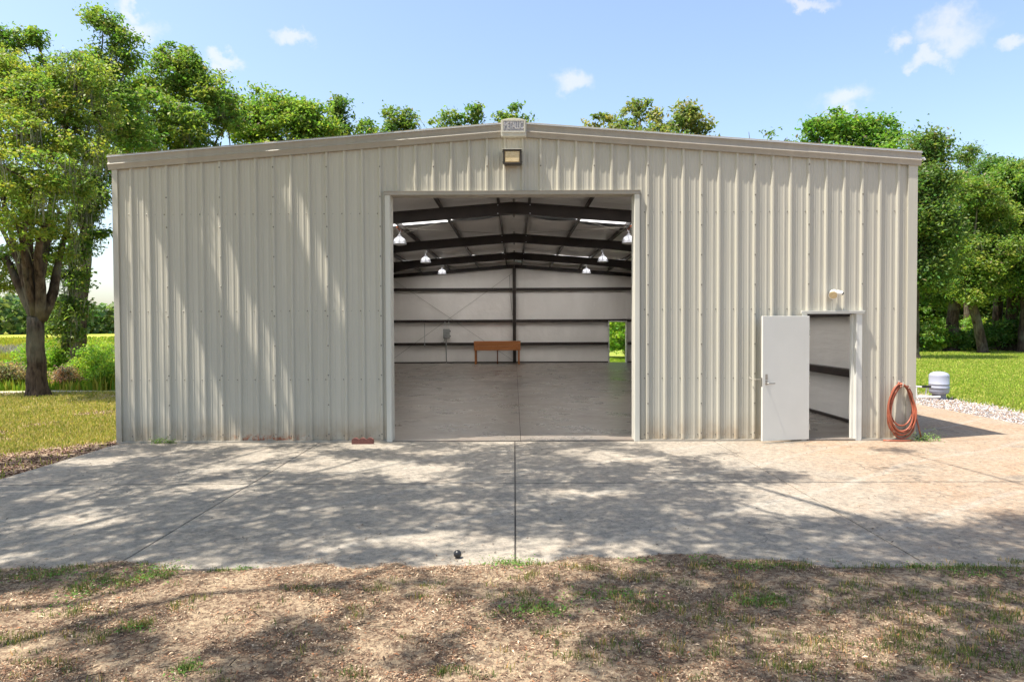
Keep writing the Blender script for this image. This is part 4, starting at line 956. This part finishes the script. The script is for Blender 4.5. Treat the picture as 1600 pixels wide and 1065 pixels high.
# --- tall field grass and the pale band of scrub on the left
def blades(name, P, h, w, cols, lab, seed=0, lean=.45, cat='grass'):
    r = np.random.default_rng(seed); N = len(P); a = r.uniform(0, 2 * PI, N); dx = np.cos(a) * w; dy = np.sin(a) * w
    la = r.uniform(0, 2 * PI, N); ll = lean * h * r.random(N); tx = np.cos(la) * ll; ty = np.sin(la) * ll
    b0 = P + np.stack([-dx, -dy, 0 * dx - .01], 1); b1 = P + np.stack([dx, dy, 0 * dx - .01], 1)
    m0 = P + np.stack([-dx * .8 + tx * .35, -dy * .8 + ty * .35, h * .55], 1); m1 = P + np.stack([dx * .8 + tx * .35, dy * .8 + ty * .35, h * .55], 1)
    tp = P + np.stack([tx, ty, h * (1 - .3 * ll / np.maximum(h, 1e-3))], 1)
    V = np.stack([b0, b1, m1, m0, tp], 1).reshape(-1, 3); i = np.arange(N)[:, None] * 5
    F = np.concatenate([np.concatenate([i, i + 1, i + 2, i + 2], 1)[:, :3], np.concatenate([i, i + 2, i + 3], 1), np.concatenate([i + 3, i + 2, i + 4], 1)], 0)
    o = mesh_np(name, V, F, M['grass'], None, np.repeat(cols, 5, 0)); return tag(o, lab, cat, kind='stuff')
def pick(N, pal, seed):
    r = np.random.default_rng(seed); pal = np.array(pal); c = pal[r.integers(0, len(pal), N)]; return c * (.75 + .5 * r.random((N, 1)))
def scatter_wedge(N, s0, s1, d0, d1, seed, p=1.0):
    """points whose x/depth lies between s0 and s1, denser near the viewer"""
    r = np.random.default_rng(seed); t = r.random(N); k = 1 - p
    d = d0 * (d1 / d0) ** t if p >= 1 else d0 + (d1 - d0) * t
    s = r.uniform(s0, s1, N); return s * d, d + CAMY
# left lawn
x, y = scatter_wedge(120000, -.95, -.50, 7.6, 21.3, 5)
msk = ground_masks(x, y)[:, 0]; keep = (rng.random(len(x)) < msk * .95 + .02) & (x < W0 - .05) & ~((x > SLAB_L - .12) & (y < 0)) & (y < 9.6)
x, y = x[keep], y[keep]; N = len(x); P = np.stack([x, y, ground_z(x, y)], 1)
yel = fbm(x, y, .5, 40)[:, None]; c = pick(N, [(.22, .26, .05), (.40, .33, .10), (.50, .40, .19), (.31, .30, .07)], 1) * (1 + .3 * (yel - .5))
blades('lawn_grass', P, rng.uniform(.03, .09, N), .0045 + .0004 * (y - CAMY), c, 'short yellow green lawn at the left of the building', 6)
# right lawn
x, y = scatter_wedge(130000, .52, .95, 14.5, 64, 7)
msk = ground_masks(x, y)[:, 0]; keep = (rng.random(len(x)) < msk) & (x > 11.2); x, y = x[keep], y[keep]; N = len(x); P = np.stack([x, y, ground_z(x, y)], 1)
c = pick(N, [(.26, .35, .05), (.34, .40, .06), (.42, .40, .11), (.20, .30, .04)], 2)
blades('lawn_grass', P, rng.uniform(.04, .09, N), .006 + .0005 * (y - CAMY), c, 'bright green lawn at the right beyond the gravel', 8)
# behind the rear door
x = rng.uniform(3.5, 10, 9000); y = rng.uniform(24.9, 33, 9000); P = np.stack([x, y, ground_z(x, y)], 1)
blades('lawn_grass', P, rng.uniform(.04, .09, 9000), .015, pick(9000, [(.15, .26, .02), (.22, .30, .03)], 3), 'grass just outside the far doorway', 9)
# field, left
x, y = scatter_wedge(60000, -.95, -.53, 22.0, 120, 10); keep = rng.random(len(x)) < .9; x, y = x[keep], y[keep]; N = len(x); d = y - CAMY
P = np.stack([x, y, ground_z(x, y)], 1); band = np.exp(-((d - 52 - 4 * fbm(x, y, .1, 44)) / 7) ** 2)
c = pick(N, [(.14, .25, .02), (.20, .30, .03), (.30, .32, .04), (.36, .32, .06)], 4)
yl = ss(.45, .6, fbm(x, y, .12, 45))[:, None]; c = c * (1 - yl * .6) + yl * .6 * np.array([.42, .36, .05]); c = c * (1 - band[:, None]) + band[:, None] * np.array([.30, .26, .30])
blades('field_grass', P, rng.uniform(.15, .40, N) * (1 + .8 * ss(.5, .7, fbm(x, y, .4, 46))), .012 + .0009 * d, c, 'tall yellow green grass in the open field at the left', 11, .35)

# ------------------------------------------------------------------ near ground: litter, tufts, gravel
def litter(name, x, y, size, cols, lab, seed, asp=.4, cat='leaf litter', lift=.006, tilt=1.2):
    N = len(x); gz0 = ground_z(x, y); gz0 = np.where((x > SLAB_L) & (y > SLAB_F) & (y < 0), np.maximum(gz0, ZS), gz0); P = np.stack([x, y, gz0 + lift], 1); V, F = leaf_quads(P, size, asp, tilt, .35, seed)
    o = mesh_np(name, V, F, M['litter'], None, np.repeat(cols, 4, 0)); return tag(o, lab, cat, kind='stuff')
pal = [(.22, .14, .10), (.14, .09, .065), (.36, .25, .17), (.56, .43, .31), (.06, .04, .03), (.30, .15, .085), (.46, .38, .30), (.18, .13, .10), (.09, .055, .04), (.25, .14, .09)]
N = 230000; x, y = scatter_wedge(N, -1.05, 1.05, 3.1, 5.9, 20, .5)
slabedge = (ground_z(x, y) > ZS - .004) | ((y < SLAB_F + .75) & (rng.random(N) < .16 * np.exp(-(y - SLAB_F) / .22)))
dens = (.30 + .70 * ss(.40, .62, fbm(x, y, 2.4, 50))) * (.55 + .45 * ss(.3, .6, fbm(x, y, 9, 51))) * (1 - .4 * ss(1.0, 3.0, x)); keep = slabedge & (rng.random(N) < dens); x, y = x[keep], y[keep]; N = len(x)
litter('leaf_litter', x, y, rng.uniform(.004, .012, N) * (1 + 1.0 * (rng.random(N) < .08)), pick(N, pal, 5) * (.75 + .5 * fbm(x, y, 1.7, 52))[:, None] * np.array([1.0, .96, .88]), 'dry brown oak leaves and chips over the sandy front yard', 21, .3, tilt=3.0)
x = rng.uniform(-12, -6.75, 42000); y = rng.uniform(-6.5, 7, 42000)
keep = (rng.random(42000) < (1 - ground_masks(x, y)[:, 0])) ; x, y = x[keep], y[keep]; N = len(x)
keep = ~((x > SLAB_L - .02) & (y > SLAB_F)); x, y = x[keep], y[keep]; N = len(x)
litter('leaf_litter', x, y, rng.uniform(.012, .035, N), pick(N, [(.20, .11, .08), (.12, .07, .055), (.32, .20, .15), (.45, .33, .26), (.09, .05, .04)], 6), 'reddish brown bark and leaf mulch along the left edge of the concrete', 22)
# few leaves fallen on the slab and along the wall foot
N = 420; x = rng.uniform(-6.6, 9.5, N); y = np.where(rng.random(N) < .45, rng.uniform(-6.1, -4.9, N), rng.uniform(-4.9, -.1, N))
P = np.stack([x, y, np.full(N, ZS + .006)], 1); V, F = leaf_quads(P, rng.uniform(.007, .02, N), .4, 2.5, .3, 23)
tag(mesh_np('fallen_leaves', V, F, M['litter'], None, np.repeat(pick(N, pal[:5], 7) * .7, 4, 0)), 'few dry leaves scattered over the concrete apron', 'leaves', kind='stuff')
m = MB(); rt = random.Random(9)
for k in range(70):
    d = rt.uniform(3.5, 5.5); sx = rt.uniform(-.95, .95) * d; yy = d + CAMY; a = rt.uniform(0, PI); l = rt.uniform(.04, .16); z = float(ground_z(np.array([sx]), np.array([yy]))[0]) + .012
    m.tube([(sx, yy, z), (sx + math.cos(a) * l * .5 + rt.uniform(-.01, .01), yy + math.sin(a) * l * .5, z + .006), (sx + math.cos(a) * l, yy + math.sin(a) * l, z)], [.003, .0025, .0015], 4)
tag(m.build('fallen_twigs', M['bark']), 'small dead twigs lying in the sandy front yard', 'twigs', kind='stuff')
# grass tufts and small weeds of the front yard
tc_ = []
r = np.random.default_rng(77)
for px, py, n_, s in [(800, 880, 10, .16), (835, 885, 6, .12), (830, 905, 8, .2), (810, 935, 7, .16), (835, 955, 14, .22), (920, 890, 12, .22), (1100, 890, 10, .2), (1180, 888, 14, .28), (1240, 890, 12, .22), (1370, 890, 12, .22), (1440, 890, 10, .2), (1500, 893, 14, .25), (1560, 895, 12, .2), (1590, 880, 8, .1),
                      (235, 885, 10, .22), (225, 905, 12, .22), (130, 925, 16, .26), (150, 905, 8, .16), (330, 890, 6, .12), (40, 898, 14, .3), (90, 895, 8, .2), (10, 1000, 12, .18), (120, 1000, 8, .2), (60, 1050, 7, .2), (280, 1050, 8, .08), (120, 960, 8, .2), (205, 980, 8, .1), (285, 945, 5, .2),
                      (1190, 940, 14, .22), (1150, 925, 8, .2), (1210, 945, 8, .14), (950, 935, 14, .3), (1000, 905, 10, .22), (1000, 960, 10, .26), (970, 1020, 8, .2), (1060, 950, 8, .2), (870, 1000, 5, .2), (1310, 930, 10, .25), (1420, 930, 10, .25), (1340, 960, 12, .25), (1480, 960, 12, .25), (1440, 1000, 14, .25), (1370, 1020, 14, .3), (1290, 1020, 12, .25),
                      (1560, 940, 12, .22), (1590, 970, 14, .2), (1550, 1000, 10, .2), (1500, 1030, 12, .25), (1240, 1050, 14, .22), (1570, 1050, 12, .2), (1460, 1050, 10, .2), (640, 920, 5, .25), (680, 945, 4, .2), (560, 960, 4, .2), (590, 925, 5, .1), (470, 925, 5, .12), (500, 930, 4, .1), (700, 1055, 8, .1), (550, 1060, 6, .1), (905, 1035, 6, .12), (1130, 975, 9, .25), (1180, 1000, 8, .25), (1090, 1030, 6, .2)]:
    d = CAMZ * 1066.7 / (py - 508); c0 = ((px - 804) / 1066.7 * d, d + CAMY)
    for k in range(int(n_ * 1.5)): tc_.append((c0[0] + r.normal() * s * .55, c0[1] + r.normal() * s * .30, r.random()))
for k in range(650):
    s = r.uniform(-1, 1); d = r.uniform(3.2, 5.4); q = s * d
    if r.random() < .35 + .5 * (q > .8): tc_.append((q, d + CAMY, r.random()))
tc_ = np.array(tc_); K = 13; x = np.repeat(tc_[:, 0], K) + r.normal(size=len(tc_) * K) * .03; y = np.repeat(tc_[:, 1], K) + r.normal(size=len(tc_) * K) * .022
typ = np.repeat(tc_[:, 2], K); N = len(x); keep = (y < SLAB_F + .25); x, y, typ = x[keep], y[keep], typ[keep]; N = len(x)
P = np.stack([x, y, np.maximum(ground_z(x, y), ZS - .01)], 1)
c = pick(N, [(.08, .14, .03), (.12, .18, .04), (.19, .20, .07), (.07, .11, .025), (.34, .27, .14)], 8); c[typ > .8] = c[typ > .8] * np.array([1.9, 1.4, 1.3])
blades('weed_tufts', P, r.uniform(.015, .055, N) * (.6 + .7 * typ), .0024, c, 'thin green grass tufts sprouting in the sandy front yard', 12, .9, 'weeds')
# creeping broad leaf weeds
w_ = []
for px, py, n_, sx, sy in [(795, 880, 260, .20, .07), (835, 958, 320, .28, .07), (1100, 878, 60, .1, .05), (232, 890, 200, .2, .09), (225, 905, 160, .18, .06), (1240, 688, 0, 0, 0), (1000, 880, 80, .12, .03), (960, 935, 200, .3, .06), (1190, 945, 220, .18, .05), (150, 915, 180, .3, .07), (1460, 890, 160, .3, .05), (1180, 890, 160, .3, .04), (60, 900, 160, .3, .06), (1540, 900, 160, .3, .06), (100, 940, 100, .1, .1), (370, 888, 70, .1, .03), (200, 985, 90, .12, .04), (285, 1050, 90, .06, .06)]:
    d = CAMZ * 1066.7 / (py - 508); q = np.stack([(px - 804) / 1066.7 * d + r.normal(size=n_) * sx * .6, d + CAMY + r.normal(size=n_) * sy * 1.2], 1); w_.append(q)
w_ = np.concatenate(w_); x, y = w_[:, 0], w_[:, 1]; P = np.stack([x, y, np.maximum(ground_z(x, y), ZS) + r.uniform(.004, .025, len(x))], 1)
V, F = leaf_quads(P, r.uniform(.006, .014, len(x)), .6, .8, .2, 33); tag(mesh_np('creeping_weeds', V, F, M['grass'], None, leaf_cols(len(x), (.06, .14, .025), 34, .03, .3)), 'low creeping green weeds along the front edge of the concrete', 'weeds', kind='stuff')
# small weeds at the wall foot
for i, (x0, y0, n_, s, lab) in enumerate([(6.98, -.12, 420, .13, 'small leafy weed growing at the right corner by the hose'), (-6.12, -.08, 130, .07, 'small green weed at the foot of the wall near the left corner'), (-5.93, -.08, 90, .05, 'tiny green weed right beside the larger one at the left wall foot')]):
    P = np.stack([x0 + r.normal(size=n_) * s, y0 + r.normal(size=n_) * s * .45, ZS + np.abs(r.normal(size=n_)) * s * .6 + .004], 1)
    V, F = leaf_quads(P, r.uniform(.008, .02, n_), .5, .3, .2, 36 + i); t = thing('weed', lab, 'weed', (0, 0, 0)); mesh_np('foliage', V, F, M['grass'], t, leaf_cols(n_, (.08, .16, .04), 37 + i, .1, .4))
    m = MB()
    for k in range(6): q = P[k * 7]; m.tube([(x0, y0, ZS), tuple(q)], .0025, 4, False)
    m.build('stems', M['bark'], t)
# gravel between the side slab and the lawn
N = 15000; x = rng.uniform(10.0, 12.4, N); y = rng.uniform(-3.5, 11, N); keep = rng.random(N) < ss(12.4, 11.6, x + .5 * (fbm(x, y, 1.2, 60) - .5)); x, y = x[keep], y[keep]; N = len(x)
s = rng.uniform(.012, .034, N); oc = np.array([(1, 0, 0), (0, 1, 0), (-1, 0, 0), (0, -1, 0), (0, 0, 1), (0, 0, -1)], float)
jit = 1 + .35 * (rng.random((N, 6, 1)) - .5); th = rng.uniform(0, 2 * PI, N); ca, sa = np.cos(th), np.sin(th)
V = oc[None] * jit * s[:, None, None] * np.array([1, .8, .6]); V = np.stack([V[..., 0] * ca[:, None] - V[..., 1] * sa[:, None], V[..., 0] * sa[:, None] + V[..., 1] * ca[:, None], V[..., 2]], -1) + np.stack([x, y, ground_z(x, y) + s * .35], 1)[:, None, :]
Ft = np.array([(0, 1, 4), (1, 2, 4), (2, 3, 4), (3, 0, 4), (1, 0, 5), (2, 1, 5), (3, 2, 5), (0, 3, 5)]); F = (np.arange(N)[:, None, None] * 6 + Ft[None]).reshape(-1, 3)
tag(mesh_np('gravel', V.reshape(-1, 3), F, M['stone'], None, np.repeat(pick(N, [(.36, .34, .33), (.50, .47, .45), (.28, .27, .28), (.42, .30, .24)], 9), 6, 0)), 'grey gravel strip between the side slab and the lawn', 'gravel', kind='stuff')

# ------------------------------------------------------------------ shade trees beside and behind the viewer, their boughs over the apron
rows = [700, 720, 745, 780, 815, 850, 885, 920, 960, 1010, 1060]
tab = [[.7, .7, .65, .6, .7, .5, .55, .7, .6, .6, .45, .25, .0, 0, 0, 0, 0],
       [.8, .8, .6, .6, .55, .35, .35, .6, .55, .6, .6, .8, .35, 0, 0, 0, 0],
       [.8, .75, .7, .85, .85, .8, .8, .55, .8, .8, .75, .85, .7, .1, 0, 0, 0],
       [.8, .7, .8, .9, .9, .9, .85, .75, .9, .9, .9, .8, .1, .0, .0, .0, .05],
       [.75, .6, .85, .9, .95, .95, .9, .85, .9, .9, .8, .5, .8, .85, .6, .2, .8],
       [.9, .9, .9, .8, .9, .85, .8, .8, .2, .6, .15, .85, .95, .95, .95, .85, .95],
       [.7, .7, .6, .4, .3, .15, .2, .15, .15, .15, .4, .9, .95, .95, .95, .95, .95],
       [.6, .55, .35, .4, .4, .8, .7, .6, .5, .3, .85, .95, .95, .9, .9, .9, .9],
       [.4, .4, .5, .5, .5, .3, .15, .15, .6, .7, .85, .9, .9, .85, .85, .85, .8],
       [.4, .5, .7, .75, .6, .25, .2, .25, .25, .5, .8, .85, .85, .85, .85, .85, .8],
       [.6, .7, .8, .8, .6, .4, .3, .3, .3, .2, .3, .5, .6, .6, .6, .6, .6]]
tab = np.array(tab); rows = np.array(rows, float)
def shade(x, y):
    d = np.maximum(y - CAMY, .5); px = 804 + 1066.7 * x / d; py = 508 + 1066.7 * CAMZ / d
    cx = np.clip(px / 100, 0, 15.999); ci = cx.astype(int); cf = cx - ci
    ri = np.clip(np.searchsorted(rows, py) - 1, 0, len(rows) - 2); rf = np.clip((py - rows[ri]) / (rows[ri + 1] - rows[ri]), 0, 1)
    s = (tab[ri, ci] * (1 - cf) + tab[ri, ci + 1] * cf) * (1 - rf) + (tab[ri + 1, ci] * (1 - cf) + tab[ri + 1, ci + 1] * cf) * rf
    s = np.where(y < -8.3, .6, s); s = np.where(x < -7.2, np.where(y > -1, .0, .45), s); s = np.where((x > 8.6), s * (y < -3.6), s)
    return s * .9
kx, ky = SUN.x / SUN.z, SUN.y / SUN.z
r = np.random.default_rng(123)
clump = []                                  # tuft centres: (x, y, z, radius)
NT_ = 9500
gx = r.uniform(-9, 9.2, NT_); gy = r.uniform(-10.2, -.02, NT_)
s = shade(gx, gy); nz = np.where(gy < -5.6, fbm(gx, gy * 1.25, 2.6, 70), fbm(gx, gy * 1.25, 1.5, 70)); nz = (nz - .18) / .64
keep = nz < s * 1.02 - .02; gx, gy = gx[keep], gy[keep]; hz = r.uniform(8.6, 10.6, len(gx))
clump.append(np.stack([gx + kx * hz, gy + ky * hz, hz], 1))
# boughs that shade the left part of the front wall
NW = 2600; wx = r.uniform(-7.3, -.8, NW); wz = r.uniform(0.0, 5.5, NW); hz = r.uniform(8.2, 10.4, NW)
X_ = wx - kx * wz; Y_ = -ky * wz                       # where the same ray would meet the ground plane
lim = ss(-1.6, -2.7, wx); nz = .8 * vnoise(X_ + 40.3, Y_ * .9, 1.5, 72) + .2 * vnoise(X_, Y_ * 2, 4.0, 73)
thr = .47 + .53 * ss(-4.75, -4.5, X_) - 1.0 * (np.abs(X_ + 3.75 + .25 * (vnoise(Y_, Y_ * 0, 9, 74) - .5)) < .30) * (Y_ < .52) - .7 * (np.abs(X_ + 2.1) < .20) * (Y_ > .22)
keep = (nz < thr * lim) & (r.random(NW) < .5); wallt = np.stack([X_[keep] + kx * hz[keep], Y_[keep] + ky * hz[keep], hz[keep]], 1)
clump.append(wallt)
cl = np.concatenate(clump); print('tufts', len(cl))
isW = np.arange(len(cl)) >= len(cl) - len(wallt)
tops = {'A': ((-10.6, -10.4, -.06), []), 'B': ((3.2, -15.2, -.06), [])}
isA = cl[:, 0] < -3.2
for key, mask, lab, seed in (('A', isA, 'spreading oak just outside the left of the frame, its boughs reaching over the concrete', 301), ('B', ~isA, 'spreading oak behind the viewer whose boughs shade the middle of the concrete', 302)):
    base = tops[key][0]; S = cl[mask]; tw = np.where(isW[mask], .30, 1.0); t = thing('oak_tree', lab, 'tree', base, 0, 'oak trees standing round the metal building'); b = np.array(base); S = S - b; rr2 = np.random.default_rng(seed)
    per = 26; li = np.repeat(np.arange(len(S)), per); P = S[li] + rr2.normal(size=(len(li), 3)) * np.array([.15, .12, .16]) * tw[li, None]
    V, F = leaf_quads(P, .052 * (.6 + .7 * rr2.random(len(P))), .5, .35, .2, seed)
    mesh_np('crown', V, F, M['leaf'], t, leaf_cols(len(P), (.07, .13, .02), seed, .01, .3))
    H = 6.4; m = trunk_mb([(0, 0, -.1), (0, 0, .3), (.1, .05, 3), (.1, .1, H)], [.62, .45, .38, .36], 14, .1, seed)
    cells = {}
    for q in S: cells.setdefault((int(q[0] // 2.4), int(q[1] // 2.4)), []).append(q)
    fk = Vector((.1, .1, H - .1)); rn = random.Random(seed)
    for kk, qs in cells.items():
        if len(qs) < 5: continue
        c = Vector(np.mean(qs, 0)); d = c - fk; up = fk + Vector((d.x * .25, d.y * .25, d.z * .8)); mid = fk.lerp(c, .6); mid.z = c.z + .25
        L_ = d.length; mm = MB(); cv = [fk.lerp(up, f) for f in (0, .33, .66)] + [(up.lerp(mid, f)).lerp(mid.lerp(c, f), f) for f in (0, .16, .33, .5, .66, .83, 1)]; cv = [p + Vector((rn.uniform(-.22, .22), rn.uniform(-.22, .22), rn.uniform(-.1, .1))) * (1 if 0 < i < 9 else 0) for i, p in enumerate(cv)]; mm.tube(cv, [.11, .10, .09, .075, .06, .05, .04, .03, .02, .01], 7, False); m.add(mm.v, mm.f)
        for q in rn.sample(qs, min(7, len(qs))): mm = MB(); mm.tube([c + Vector((0, 0, 0)), c.lerp(Vector(q), .5) + Vector((0, 0, .1)), Vector(q)], [.016, .011, .004], 4, False); m.add(mm.v, mm.f)
    m.build('trunk', M['bark'], t, smooth=True)
